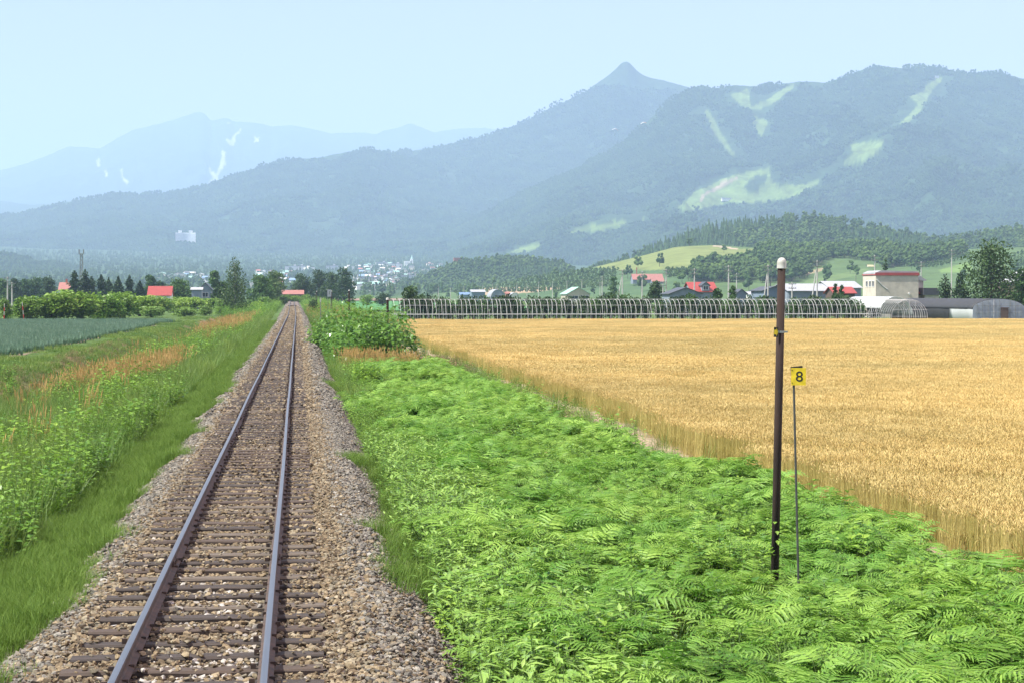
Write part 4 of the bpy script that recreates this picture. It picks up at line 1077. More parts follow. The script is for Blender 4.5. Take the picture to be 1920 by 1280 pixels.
# knotweed thicket
kx, ky = X(672, 112), 112.0
kt = thing('knotweed_thicket', 'tall glossy knotweed thicket with large leaves right of the track', 'bush', (4.05, ky, gz(4.05, ky)))
r = random.Random(77); mb = MB(); st = MB()
knl = []
for k in range(26):
    yy = r.uniform(-17, 38); xx = r.uniform(-1.3, 1.2) + (0.6 if yy < 5 else -0.2); hh = r.uniform(2.9, 3.8) * (1 - 0.012 * max(0, yy))
    knl.append((xx, yy, hh, r.uniform(.8, 1.2)))
for k in range(12500):
    xx, yy, hh, rad = r.choice(knl); d = Vector((r.gauss(0, 1), r.gauss(0, 1), abs(r.gauss(0, 1.1)))).normalized()
    q = r.uniform(.75, 1.08); p = Vector((xx + d.x * rad * q * 1.15, yy + d.y * rad * q * 2.0, max(.1, hh * (.25 + .75 * d.z * q) * r.uniform(.55, 1.03))))
    L_ = r.uniform(.18, .34); out = Vector((d.x + r.gauss(0, .5), d.y + r.gauss(0, .5), r.uniform(-.5, .25)))
    leaf(mb, p, out, (0, 0, 1), L_, L_ * .38, 0, .15)
kind(mb.build('leaves', L_knot, kt), 'stuff')
for xx, yy, hh, rad in knl:
    for q in range(5):
        a = r.uniform(0, 6.28); st.tube([(xx, yy, -.2), (xx + math.cos(a)*rad*.4, yy + math.sin(a)*rad*.4, hh*.6), (xx + math.cos(a)*rad*.8, yy + math.sin(a)*rad*.8, hh*.92)], [.014, .011, .006], 4)
kind(st.build('stems', M_stalk, kt), 'stuff')
# shrubs: shape them once, copy them
def shrub_mesh(seed, n=1100, ls=.17, squat=1.0):
    r = random.Random(seed); lb = []
    for k in range(9):
        a = r.uniform(0, 6.28); q = r.uniform(.1, .34); s = r.uniform(.2, .32); lb.append(((q*math.cos(a), q*math.sin(a), r.uniform(.22, .8)), s, s, s * .85))
    lb.append(((0, 0, .45), .34, .34, .45))
    return crown_mass(lb, n, ls, seed, .5)
shrub_m = {}
def shrub(lab, u, y, vtop, wpx, leafm, seed, group=None, name='bush', n=1100, dpx=None, ls=.055, x=None):
    key = (leafm.name, seed % 4, n)
    if key not in shrub_m:
        sm = MB(); r = random.Random(seed)
        for q in range(7):
            a = q * .9; sm.tube([(0, 0, -.1), (.12*math.cos(a), .12*math.sin(a), .4), (.28*math.cos(a), .28*math.sin(a), .75)], [.02, .012, .005], 4)
        shrub_m[key] = (shrub_mesh(seed, n, ls).mesh('foliage', leafm), sm.mesh('stems', M_bark))
    x = X(u, y); z0 = gz(x, y); H = Z(vtop, y) - z0; W_ = wpx * y / FPX
    t = thing(name, lab, 'bush', (x, y, z0), seed * 1.7, group); t.scale = (W_, (dpx or wpx) * y / FPX, H)
    for nm, me in zip(('foliage', 'stems'), shrub_m[key]):
        o = bpy.data.objects.new(nm, me); col.objects.link(o); o.parent = t
    return t
# left hedge mass
lh = [(55, 274, 556, 44, 'rounded green bush at the left end of the tall hedge, above the striped pole'), (100, 276, 546, 66, 'big dark fronted hedge bush right of the striped pole'), (150, 278, 544, 64, 'tallest hedge bush at the near corner of the onion field'),
      (192, 292, 546, 56, 'hedge bush just right of the near hedge corner'), (228, 315, 548, 50, 'hedge bush below the pink roof and conifers'), (262, 345, 553, 46, 'hedge bush left of the red roofed barn'),
      (296, 375, 555, 44, 'hedge bush below the red roofed barn'), (328, 400, 557, 42, 'low hedge bush right of the red barn'), (358, 430, 558, 40, 'low hedge bush below the grey house'), (388, 455, 559, 36, 'last low hedge bush left of the birch')]
for i, (u, y, v, w_, lab) in enumerate(lh): shrub(lab, u, y, v - 1.5, w_ * 1.4, L_bush, 20 + i, 'tall hedge left of the track', 'hedge_bush', 3400, w_ * 1.5, .045)
for i, (u, y, v, w_, lab) in enumerate([(8, 276, 557, 34, 'yellow green bush at the left frame edge'), (285, 325, 572, 62, 'pale low shrub beyond the onion field corner'), (345, 335, 573, 50, 'pale low shrub right of the onion field corner'), (385, 350, 570, 34, 'leafy shrub near the foot of the birch'),
        (412, 400, 560, 30, 'dark shrub at the left foot of the birch'), (478, 430, 562, 36, 'shrub right of the birch beside the line'), (500, 470, 556, 40, 'flowering shrub on the left verge near the track end')]):
    shrub(lab, u, y, v, w_, L_light if i < 5 else L_bush, 40 + i, None, 'bush', 1500)
shrub('small dark green shrub standing alone beside the ballast', 680, 73, 713, 46, L_mid, 61, None, 'bush', 1500, 46, .07)
shrub('dark shrub on the right verge below the distant posts', 586, 330, 557, 24, L_dark, 62, None, 'bush', 1100)
shrub('dark bush on the far edge of the rice field', 718, 620, 548, 34, L_dark, 63, None, 'bush', 1100)
shrub('pale green bush row left on the far edge of the rice field', 690, 640, 551, 30, L_light, 64, None, 'bush', 1100)
for q, (u, v, w_, lab) in enumerate([(533, 551.5, 26, 'leafy bush in front of the left end of the far red roof'), (552, 553.5, 26, 'leafy bush below the middle of the far red roof'), (570, 551, 28, 'leafy bush at the right end of the far red roof')]): shrub(lab, u, 660, v, w_, L_bush, 66 + q, None, 'bush', 1100)
# clipped conifer hedge behind the hoop frame
u = 782.0; i = 0
while u < 1640:
    r = random.Random(3000 + i)
    shrub('dark evergreen shrub in the hedge row behind the long bare hoop frame', u, 276 + r.uniform(-1.5, 1.5), r.uniform(546, 556), r.uniform(30, 44), L_dark if i % 3 else L_mid, 70 + i, 'evergreen hedge behind the hoop frame', 'hedge_shrub', 1100)
    u += r.uniform(17, 26); i += 1
broad_tree('evergreen_tree', 'dark bushy evergreen at the left end of the hoop frame', 770, 275, 536, 42, L_dark, 1800, .22, .02, seed=5, lobes=9)
# birch and trees on the left
bt = broad_tree('birch_tree', 'slender birch with white trunk standing alone left of the track', 440, 400, 484, 72, L_birch, 4600, .22, .06, M_birchbark, seed=9, lobes=15, top=.95, cone=True)
for u, y, v, w_, s, lab in [(140, 560, 508, 30, 1, 'tall conifer standing left of the lattice tower foot'), (160, 565, 506, 30, 2, 'tall conifer just right of the lattice tower foot'), (172, 580, 518, 24, 12, 'lower conifer at the right of the tower pair'), (190, 560, 515, 28, 3, 'bushy conifer between tower and spires'), (204, 570, 521, 24, 13, 'shorter conifer right beside the bushy conifer'),
                       (222, 540, 517, 21, 4, 'narrow dark spruce, left of a pair of spires'), (243, 540, 516, 22, 5, 'narrow dark spruce, right of a pair of spires'), (262, 545, 527, 24, 6, 'short dark conifer left of the red roofed barn')]:
    fir_tree(lab, u, y, v, w_ * 1.45, L_fir, s, 4200, .34)
for u, y, v, w_, lm, s, lab in [(282, 640, 514, 26, L_mid, 21, 'pale round tree behind the red roofed barn'), (300, 640, 526, 22, L_dark, 22, 'small dark tree behind the right end of the red barn'), (334, 520, 523, 48, L_mid, 23, 'broad round green tree right of the red barn'), (404, 560, 506, 24, L_mid, 24, 'thin pale tree just left of the birch'),
                           (416, 470, 528, 30, L_dark, 25, 'dark low tree touching the birch on its left'), (490, 520, 516, 44, L_mid, 26, 'bright green tree right of the birch'), (515, 560, 508, 40, L_birch, 27, 'loose grey green tree left of the red far roof'),
                           (566, 700, 514, 44, L_dark, 28, 'leftmost dark tree of the grove behind the red far roof'), (598, 720, 504, 40, L_dark, 29, 'second tree of the grove, with paler top'), (622, 700, 510, 36, L_dark, 30, 'third tree of the dark grove'), (647, 690, 501, 42, L_dark, 31, 'rightmost and tallest tree of the dark grove'),
                           (5, 700, 524, 30, L_mid, 32, 'tree behind utility poles at the left frame edge'), (28, 720, 521, 30, L_dark, 33, 'tree behind the right one of the left utility poles'), (48, 740, 522, 30, L_mid, 34, 'third tree of the far left tree line'), (68, 740, 520, 32, L_mid, 35, 'round tree in the far left tree line'), (92, 700, 521, 30, L_dark, 36, 'dark tree left of the pink roof')]:
    broad_tree('tree', lab, u, y, v, w_, lm, 3000, .36, .06 if s > 27 else .12, seed=s, lobes=10)
# right hand trees by the farm
broad_tree('tree', 'big dark leafy tree right of the black greenhouse', 1858, 300, 447, 100, L_dark, 5200, .26, .06, seed=51, lobes=20)
fir_tree('dark conifer left of the big dark tree, beside the beige building', 1772, 305, 512, 50, L_fir, 52, 1900, .24); fir_tree('second dark conifer, nearest to the big dark tree', 1800, 303, 505, 56, L_fir, 53, 1900, .24)
broad_tree('tree', 'dark tree at the right frame edge beside the brown house', 1915, 318, 495, 40, L_mid, 1800, .26, .06, seed=54)
fir_tree('single spruce rising behind the beige building roof', 1660, 430, 478, 25, L_fir, 55, 1300, .3)
broad_tree('tree', 'round dark tree in front of the red roofed farm with chimney', 1229, 420, 525, 29, L_dark, 1500, .3, .3, seed=56)
broad_tree('tree', 'leafy tree in front of the dormer house on its right', 1345, 330, 538, 24, L_mid, 900, .28, .05, seed=57); broad_tree('tree', 'green tree right of the dormer house', 1374, 340, 533, 18, L_mid, 800, .28, .05, seed=58)
broad_tree('tree', 'small green tree in front of the long pale barn roof', 1566, 320, 526, 12, L_mid, 600, .25, .05, seed=59); broad_tree('tree', 'small green tree beside the red low roof', 1578, 322, 530, 12, L_mid, 600, .25, .05, seed=60)
broad_tree('tree', 'lone round tree on the orchard slope left of the chimney farm', 1150, 700, 515, 22, L_mid, 700, .45, .05, seed=64)
# ------------------------------------------------------------------ buildings
def PM(name, c, rough=0.7, **k): return M_solid(name, c, rough, k.pop('var', .18), k.pop('scale', 1.2), **k)
M_cream = PM('cream_render', (0.53, 0.48, 0.405)); M_roofred = PM('red_roof', (0.27, 0.048, 0.04), .5); M_roofpink = PM('faded_red_roof', (0.29, 0.125, 0.105), .6)
M_roofgrey = PM('grey_metal_roof', (0.34, 0.35, 0.36), .45); M_roofwhite = PM('pale_metal_roof', (0.32, 0.33, 0.35), .45); M_roofdark = PM('dark_slate_roof', (0.06, 0.065, 0.075), .5)
M_wallwhite = PM('white_wall', (0.70, 0.70, 0.68)); M_wallgrey = PM('grey_blue_wall', (0.20, 0.24, 0.29)); M_wallblue = PM('blue_cladding', (0.17, 0.22, 0.29)); M_walltan = PM('tan_cladding', (0.42, 0.38, 0.31)); M_wallbrown = PM('brown_boards', (0.10, 0.07, 0.055))
M_roofgreen = PM('pale_green_roof', (0.30, 0.50, 0.43), .5); M_roofblue = PM('blue_roof', (0.13, 0.21, 0.34), .5); M_brick = PM('brick_chimney', (0.33, 0.12, 0.09)); M_trim = PM('dark_red_fascia', (0.36, 0.07, 0.07), .5)
M_glass = PM('window_glass', (0.03, 0.04, 0.05), .1); M_frame = PM('white_window_frame', (0.72, 0.72, 0.70)); M_conc = PM('concrete_pole', (0.42, 0.41, 0.39))
def wall_roof(t, w, l, h, rh, wallm, roofm, along='x', over=.35, th=.12):
    """gable block centred on the thing, ridge along x or y"""
    mb = MB(); a, b = (l, w) if along == 'x' else (w, l)       # a: gable width, b: length
    def tr(p): return (p[1], p[0], p[2]) if along == 'x' else p
    poly = [(-a/2, 0), (a/2, 0), (a/2, h), (0, h + rh), (-a/2, h)]
    mb.prism(poly, -b/2, b/2); mb.v = [tr(p) for p in mb.v]; wall = mb.build('wall', wallm, t)
    s = rh / (a/2); rb = MB()
    for sg in (-1, 1):
        e = a/2 + over; poly = [(0, h + rh + .01), (sg*e, h - s*over + .01), (sg*e, h - s*over + th), (0, h + rh + th)]
        if sg > 0: poly = poly[::-1]
        rb.prism(poly, -b/2 - over, b/2 + over)
    rb.v = [tr(p) for p in rb.v]; roof = rb.build('roof', roofm, t)
    return wall, roof
def window(t, face, c, w, h, parent=None):
    """face: 'f' towards the camera (-y), 'l' left (-x); c = (position along the face, z, plane coordinate)"""
    p, z, q = c; fr = MB(); gl = MB()
    def bx(m, pp, zz, ww, hh, d0, dd):
        if face == 'f': m.box((pp, q - d0, zz), (ww, dd, hh))
        else: m.box((q - d0, pp, zz), (dd, ww, hh))
    k = .07
    bx(fr, p, z + h/2, w + 2*k, k, .03, .08); bx(fr, p, z - h/2, w + 2*k, k, .03, .08); bx(fr, p - w/2 - k/2, z, k, h - k, .028, .08); bx(fr, p + w/2 + k/2, z, k, h - k, .028, .08); bx(fr, p, z, .06, h - k, .026, .07)
    o = fr.build('window', M_frame, t); bx(gl, p, z, w, h, .012, .03); gl.build('pane', M_glass, o); return o
def house(name, lab, cat, u0, u1, y, veave, vridge, depth, wallm, roofm, along='x', wins=(), chim=None, vbase=None, z0=None, group=None):
    if z0 == 'slope':
        pt = surf('field_slope', (u0 + u1)/2, vbase); y = float(pt[1]); z0 = float(pt[2]) - .4
    x0, x1 = X(u0, y), X(u1, y); xc = (x0 + x1)/2; z0 = gz(xc, y + depth/2) - .1 if z0 is None else z0
    h = Z(veave, y) - z0; rh = max(.3, Z(vridge, y + (depth/2 if along == 'x' else 0)) - z0 - h)
    t = thing(name, lab, cat, (xc, y + depth/2, z0), 0, group)
    wall, roof = wall_roof(t, x1 - x0 - .6, depth, h, rh, wallm, roofm, along)
    for (fx, fz, ww, hh) in wins: window(t, 'f', ((fx - .5) * (x1 - x0 - .6), h * fz, -depth/2), ww, hh)
    if chim: c = MB(); c.box((chim[0] * (x1-x0), chim[2] if len(chim) > 2 else 0, h + rh + chim[1]/2 - .3), (.6, .6, chim[1] + .6)); c.build('chimney', M_brick, roof)
    return t
def hangar(name, lab, cat, u0, u1, y, vtop, depth, wallm, roofm, doors=()):
    x0, x1 = X(u0, y), X(u1, y); xc = (x0+x1)/2; z0 = gz(xc, y) - .1; w = x1 - x0; H = Z(vtop, y) - z0
    t = thing(name, lab, cat, (xc, y + depth/2, z0)); n = 12; hs = H * .35
    arc = [(-w/2*math.cos(math.pi*k/n), hs + (H - hs)*math.sin(math.pi*k/n)) for k in range(n+1)]
    mb = MB(); mb.prism([(w/2, 0), (-w/2, 0)] + arc, -depth/2, depth/2); mb.build('wall', wallm, t)
    rb = MB(); out = [(x*1.04, hs + (z-hs)*1.04 + .06) for x, z in arc]
    for k in range(n): rb.prism([arc[k+1] if 0 else (arc[k+1][0], arc[k+1][1] + .012), (arc[k][0], arc[k][1] + .012), out[k], out[k+1]][::-1], -depth/2 - .2, depth/2 + .2)
    rb.build('roof', roofm, t)
    for fx, ww, hh in doors: d = MB(); d.box((fx*w, -depth/2 - .02, hh/2 + H*.30), (ww, .06, hh)); d.build('door', M_roofdark, t)
    return t
house('barn', 'small barn with plain red roof beyond the left hedge', 'barn', 276, 322, 500, 554, 538, 9, M_wallwhite, M_roofred, 'x', [(.85, .5, 1.2, 1.2)])
house('house', 'house with faded pink roof between the far left trees', 'house', 109, 131, 620, 544, 531, 8, M_wallwhite, M_roofpink, 'x', [(.5, .6, 1, 1)], (.1, 1.2))
house('house', 'grey house with dark gable roof left of the birch', 'house', 372, 398, 520, 542, 531, 9, M_wallgrey, M_roofdark, 'y', [(.5, .7, 1.4, 1.2)]); house('shed', 'long dark open shed joined below the grey house', 'shed', 357, 380, 505, 544, 540, 6, M_wallgrey, M_roofgrey, 'x')
house('house', 'low house with bright red roof at the far end of the track', 'house', 528, 570, 690, 552, 545, 8, M_wallbrown, M_roofpink, 'x')
# plain beyond the wheat
house('barn', 'pale blue barn with white band among the distant sheds', 'barn', 883, 911, 760, 548, 544, 9, M_wallblue, M_roofwhite, 'x', [(.3, .6, 1.6, 1), (.7, .6, 1.6, 1)]); house('shed', 'long low blue shed left of the pale blue barn', 'shed', 862, 884, 770, 553, 549, 8, M_roofwhite, M_roofblue, 'x')
hangar('hangar', 'white arched hangar right of the blue barn', 'barn', 920, 948, 760, 543.5, 16, M_wallgrey, M_roofwhite, [(0, 2.2, 2)]); house('shed', 'tiny pink shed right of the white hangar', 'shed', 948, 956, 740, 551, 548, 4, M_roofpink, M_roofpink, 'x'); hangar('film_tunnel', 'small white round topped tunnel right of the pink shed', 'greenhouse', 956, 975, 740, 549.5, 10, M_wallwhite, M_roofwhite)
house('barn', 'large tan barn with wide pale green gable roof', 'barn', 1062, 1108, 560, 551, 539, 14, M_walltan, M_roofgreen, 'y', [(.32, .75, 2, 1), (.78, .75, 2, 1)])
house('house', 'farmhouse with faded red roof and tall brick chimney on the slope', 'farmhouse', 1186, 1244, 640, 524, 514, 9, M_wallgrey, M_roofpink, 'x', [(.3, .8, 1.2, 1)], (-.33, 4.5), vbase=532, z0='slope'); house('shed', 'small red roofed lean-to at the right of the chimney farmhouse', 'shed', 1222, 1246, 632, 528, 522, 6, M_wallgrey, M_roofpink, 'x', vbase=533, z0='slope')
t = house('house', 'bright red roofed house with a dark dormer window', 'house', 1295, 1347, 380, 547, 530, 9, M_wallgrey, M_roofred, 'x', [(.2, .7, 1.2, 1.1)])
xd = X(1323, 380) - t.location.x; zd = Z(546, 380) - t.location.z
dm = MB(); dm.prism([(xd-.75, zd), (xd+.75, zd), (xd+.75, zd+1.15), (xd, zd+1.75), (xd-.75, zd+1.15)], -4.7, -1); dorm = dm.build('dormer', M_wallgrey, t); window(t, 'f', (xd, zd+.62, -4.7), .9, .8)
dr = MB()
for sg in (-1, 1):
    pol = [(xd, zd+1.76), (xd+sg*.95, zd+1.0), (xd+sg*.95, zd+1.12), (xd, zd+1.9)]; dr.prism(pol if sg < 0 else pol[::-1], -4.95, -1)
dr.build('dormer_roof', M_roofdark, t)
house('shed', 'grey shed with low dark roof left of the dormer house', 'shed', 1254, 1318, 345, 551, 540, 8, M_wallgrey, M_roofdark, 'y'); house('shed', 'small dark roofed shed right of the dormer house', 'shed', 1379, 1402, 360, 550, 543, 7, M_wallgrey, M_roofdark, 'y'); house('shed', 'small pale roofed shed right of the dark roofed shed', 'shed', 1402, 1424, 372, 553, 548, 6, M_wallwhite, M_roofwhite, 'x')
t = house('barn', 'blue grey barn behind the tall rusty post', 'barn', 1429, 1474, 350, 545, 538, 10, M_wallblue, M_roofdark, 'y'); 
for dx in (-.2, .5): c = MB(); c.tube([(dx, 0, 3), (dx, 0, Z(523 + dx*8, 350) - t.location.z)], .11, 6); c.build('stove_pipe', M_roofdark, t)
house('barn', 'long low barn with pale metal roof right of the rusty post', 'barn', 1476, 1560, 345, 546, 533, 14, M_wallgrey, M_roofwhite, 'x'); house('barn', 'second pale roofed barn touching the beige building', 'barn', 1553, 1617, 390, 540, 528, 12, M_wallgrey, M_roofwhite, 'x'); house('shed', 'low shed with bright red roof left of the beige building', 'shed', 1562, 1606, 335, 550, 539, 6, M_wallbrown, M_roofred, 'x')
# beige farm building
y0 = 320.0; x0, x1 = X(1642, y0), X(1722, y0); z0 = gz(x0, y0) - .1; Hm = Z(511, y0) - z0; W_ = x1 - x0; D_ = 7.6
fb = thing('farm_building', 'two storey beige farm building with red roof edge and plain front wall', 'building', ((x0+x1)/2, y0 + D_/2, z0))
mb = MB(); mb.box((0, 0, Hm/2 - .2), (W_, D_, Hm - .4)); mb.build('wall', M_cream, fb)
mb = MB(); mb.box((0, -D_/2 - .06, Hm - .22), (W_ + .25, .16, .5)); mb.build('red_fascia', M_trim, fb); mb = MB(); mb.box((-W_/2 - .06, 0.08, Hm - .3), (.14, D_ + .1, .16)); mb.build('side_fascia', M_trim, fb)
mb = MB(); mb.prism([(-W_/2, Hm - .39), (W_/2, Hm - .39), (W_/2, Hm + .25), (-W_/2 + 1, Hm + .42), (-W_/2, Hm + .05)], -D_/2 + .1, D_/2); mb.build('roof', M_roofgrey, fb)
for p in (-2.4, -.6, 1.3): window(fb, 'l', (p, Z(532, y0) - z0, -W_/2), 1.15, 1.0)
for p in (-2.2, 1.2): window(fb, 'l', (p, Z(572, y0) - z0, -W_/2), 1.0, 1.0)
mb = MB(); mb.lathe([(.18, -.1), (.18, .1)], 10); v = mb.build('vent', M_frame, fb); v.location = (2.1, -D_/2 - .08, Z(551, y0) - z0); v.rotation_euler = (math.pi/2, 0, 0)
mb = MB(); mb.tube([(-W_/2 + .15, -D_/2 - .06, Z(524, y0) - z0), (-W_/2 + 1.1, -D_/2 - .06, Z(535, y0) - z0), (-W_/2 + 2.0, -D_/2 - .06, Z(542, y0) - z0)], [.10, .05, .07], 6); mb.build('hanging_hose', M_frame, fb)
wx1_, wx2 = X(1722, y0) - fb.location.x, X(1740, y0) - fb.location.x; hw = Z(525, y0) - z0
mb = MB(); mb.box(((wx1_+wx2)/2 + .01, 1.2, hw/2), (wx2 - wx1_, 5, hw)); mb.build('side_wing', M_cream, fb)
mb = MB(); mb.prism([(wx1_ + .01, hw + .01), (wx2 + .5, hw - .1), (wx2 + .5, hw + .05), (wx1_ + .01, Hm + .2)], -1.5, 4.2); mb.build('side_roof', M_roofgrey, fb)
mb = MB(); mb.prism([(wx1_ + .02, Z(550, y0)-z0), (wx1_ + .9, Z(552, y0)-z0), (wx1_ + .9, Z(550, y0)-z0), (wx1_ + .02, Z(541, y0)-z0)], -2.3, -1.32); mb.build('red_awning', M_trim, fb)
ax0, ax1 = X(1733, y0) - fb.location.x, X(1763, y0) - fb.location.x
mb = MB(); mb.box(((ax0+ax1)/2, -2.6, (Z(554, y0)-z0)/2), (ax1-ax0-.4, 2.3, Z(554, y0)-z0)); mb.build('annex_wall', M_cream, fb)
mb = MB(); mb.prism([(ax0-.2, Z(554, y0)-z0+.01), (ax1+.2, Z(554, y0)-z0+.01), (ax1-.6, Z(540, y0)-z0), (ax0-.2, Z(540, y0)-z0)], -4.0, -1.36); mb.build('annex_roof', M_roofdark, fb)
house('house', 'dark brown house with grey roof at the right frame edge', 'house', 1900, 1990, 330, 528, 507, 9, M_wallbrown, M_roofgrey, 'y', [(.3, .6, 1.2, 1.2)])
house('hut', 'small yellow roofed hut on the hillside above the beige building', 'hut', 1627, 1639, 900, 499, 496, 5, M_wallwhite, PM('straw_roof', (.4, .34, .2)), 'x', vbase=501, z0='slope')
# ------------------------------------------------------------------ greenhouse frames beyond the wheat
M_pipe = PM('weathered_white_pipe', (0.46, 0.46, 0.45), .5); M_film = M_leaf('white_plastic_film', (0.60, 0.63, 0.66), (0.75, 0.77, 0.78), .35, .35, .4); M_net = PM('black_shade_net', (0.028, 0.030, 0.034), .75); M_filmgrey = PM('greyed_film', (0.26, 0.31, 0.36), .35)
def hoop_pts(w, h, hs, n=14, axis='y'):
    """arch across axis"""
    pts = [(-w/2, 0), (-w/2, hs)] + [(-w/2*math.cos(math.pi*k/n), hs + (h-hs)*math.sin(math.pi*k/n)) for k in range(1, n)] + [(w/2, hs), (w/2, 0)]
    return [(0, a, b) if axis == 'y' else (a, 0, b) for a, b in pts]
yg = 249.0; xa, xb = X(742, yg), X(1665, yg); zg = gz((xa+xb)/2, yg); Hh = Z(562, yg) - zg
gf = thing('greenhouse_frame', 'long bare white hoop frame of a greenhouse behind the wheat', 'greenhouse frame', (xa, yg + 2.7, zg))
mb = MB(); mb.tube(hoop_pts(5.4, Hh, 1.2), .024, 5, 0, False); hm = mb.mesh('hoop', M_pipe)
SP = .66; nh = int((xb - xa) / SP)
for k in range(nh):
    o = bpy.data.objects.new('hoop', hm); col.objects.link(o); o.parent = gf; o.location = (k * SP + random.uniform(-.12, .12), 0, 0); o.rotation_euler = (random.uniform(-.01, .01), random.uniform(-.05, .05), random.uniform(-.04, .04))
L_ = (nh - 1) * SP
for (yy, zz, rr) in ((-2.74, 1.3, .028), (-2.74, .35, .022), (-1.9, Hh - .75, .02), (0, Hh + .02, .028), (2.74, 1.3, .028)):
    mb = MB(); mb.tube([(0, yy, zz), (L_, yy, zz)], rr, 5); mb.build('rail', M_pipe, gf)
for k in range(0, nh, 2):
    mb = MB(); mb.box((k * SP + .4, -2.82, .55), (.05, .05, 1.5)); mb.build('post', M_grey, gf)
mb = MB(); r = random.Random(8)
for k in range(10): mb.tube([(L_*.42 + k*3.2, -2.2, .25), (L_*.42 + k*3.2 + 1.6, -2.0, .42), (L_*.42 + k*3.2 + 3.1, -2.3, .2)], [.16, .26, .14], 6)
kind(mb.build('gathered_film', M_film, gf), 'stuff')
yg2 = 247.0; xl, xr = X(1672, yg2), X(1739, yg2); w2 = xr - xl; zg2 = gz(xl, yg2)
g2 = thing('greenhouse_frame', 'short bare hoop tunnel with barred end beside the black greenhouse', 'greenhouse frame', ((xl+xr)/2, yg2, zg2)); mb = MB(); mb.tube(hoop_pts(w2, Hh, 1.0, 14, 'x'), .032, 5, 0, False); hm2 = mb.mesh('hoop', M_pipe)
for k in range(12): o = bpy.data.objects.new('hoop', hm2); col.objects.link(o); o.parent = g2; o.location = (0, k * .95, 0)
for fx in (-.32, -.16, 0, .16, .32): zt = 1.0 + (Hh - 1.0) * math.sqrt(max(0, 1 - (2*fx)**2)); mb = MB(); mb.tube([(fx*w2, -.04, 0), (fx*w2, -.04, zt)], .022, 5); mb.build('end_bar', M_pipe, g2)
for zz in (1.0, 1.9): mb = MB(); mb.tube([(-w2/2*.98, -.06, zz), (w2/2*.98, -.06, zz)], .02, 5); mb.build('end_rail', M_pipe, g2)
def tunnel_cover(name, t, w, h, hs, ya, yb, mat, a0=0.0, a1=1.0, base=True, th=.03):
    n = 18; prof_ = []
    pts = ([(-w/2, 0.02)] if base else []) + [(-w/2*math.cos(math.pi*(a0 + (a1-a0)*k/n)), hs + (h-hs)*math.sin(math.pi*(a0 + (a1-a0)*k/n))) for k in range(n+1)] + ([(w/2, 0.02)] if base else [])
    mb = MB(); ny = max(2, int((yb - ya) / 1.5)); m_ = len(pts)
    for j in range(ny + 1):
        yy = ya + (yb-ya)*j/ny; sag = .035 * math.sin(j * math.pi)**2 + random.uniform(-.02, .02)
        for (px_, pz_) in pts: mb.v.append((px_*(1 + sag*.3), yy, pz_ + sag + random.uniform(-.012, .012)))
    for j in range(ny):
        for k in range(m_ - 1): a = j*m_ + k; mb.face((a, a+1, a+1+m_, a+m_))
    o = mb.build(name, mat, t, smooth=True); sd = o.modifiers.new('thickness', 'SOLIDIFY'); sd.thickness = th; return o
g3 = thing('film_greenhouse', 'white film covered tunnel showing above the short hoop frame', 'greenhouse', ((xl+xr)/2 + 4.2, 266, zg2)); tunnel_cover('film_cover', g3, w2, Hh + .35, 1.0, 0, 20, M_film, .12, 1.0, False)
ef = MB(); n = 14; ef.prism([(w2/2, 0), (-w2/2, 0)] + [(-w2/2*math.cos(math.pi*k/n), 1 + (Hh-.72)*math.sin(math.pi*k/n)) for k in range(n+1)], .02, .06); 
yb_ = 248.0; xap = X(1874, yb_); xlf = X(1825, yb_); w3 = 2*(xap - xlf); h3 = Z(560.5, yb_) - gz(xap, yb_); hs3 = Z(581, yb_) - gz(xap, yb_)
g4 = thing('shade_greenhouse', 'black net covered greenhouse with grey film gable and dark door', 'greenhouse', (xap, yb_, gz(xap, yb_)))
tunnel_cover('shade_net', g4, w3 + .1, h3, hs3, .15, 36, M_net, .02, .98, False); tunnel_cover('side_net', g4, w3 - .05, h3 - .06, hs3, 9.5, 36, M_net, 0, 1, True)
tunnel_cover('side_film', g4, w3 - .02, hs3 + .02, hs3, .3, 9.4, M_film, 0, .02, True)
n = 16; mb = MB(); mb.prism([(w3/2, 0), (-w3/2, 0)] + [(-w3/2*math.cos(math.pi*k/n), hs3 + (h3-hs3-.05)*math.sin(math.pi*k/n)) for k in range(n+1)], .1, .14); mb.build('gable_film', M_filmgrey, g4)
for k in range(9):
    fx = -.42 + k * .105
    if abs(fx - .1) < .05: continue
    mb = MB(); mb.tube([(fx*w3, .05, 0), (fx*w3, .05, hs3 + (h3-hs3-.1)*math.sqrt(max(0, 1-(2*fx)**2)))], .025, 5); mb.build('gable_bar', M_pipe if k in (3, 5) else M_grey, g4)
for zz in (hs3*.75, hs3*1.25): mb = MB(); mb.tube([(-w3*.46, .03, zz), (w3*.46, .03, zz)], .02, 5); mb.build('gable_rail', M_grey, g4)
dx0, dx1 = X(1877, yb_) - xap, X(1891, yb_) - xap; dh = Z(578, yb_) - gz(xap, yb_); mb = MB(); mb.box(((dx0+dx1)/2, .02, dh/2), (dx1-dx0, .08, dh)); d = mb.build('door', M_wallbrown, g4)
mb = MB(); mb.box(((dx0+dx1)/2, -.04, dh), (dx1-dx0+.15, .06, .1)); mb.build('door_lintel', M_wallbrown, d)
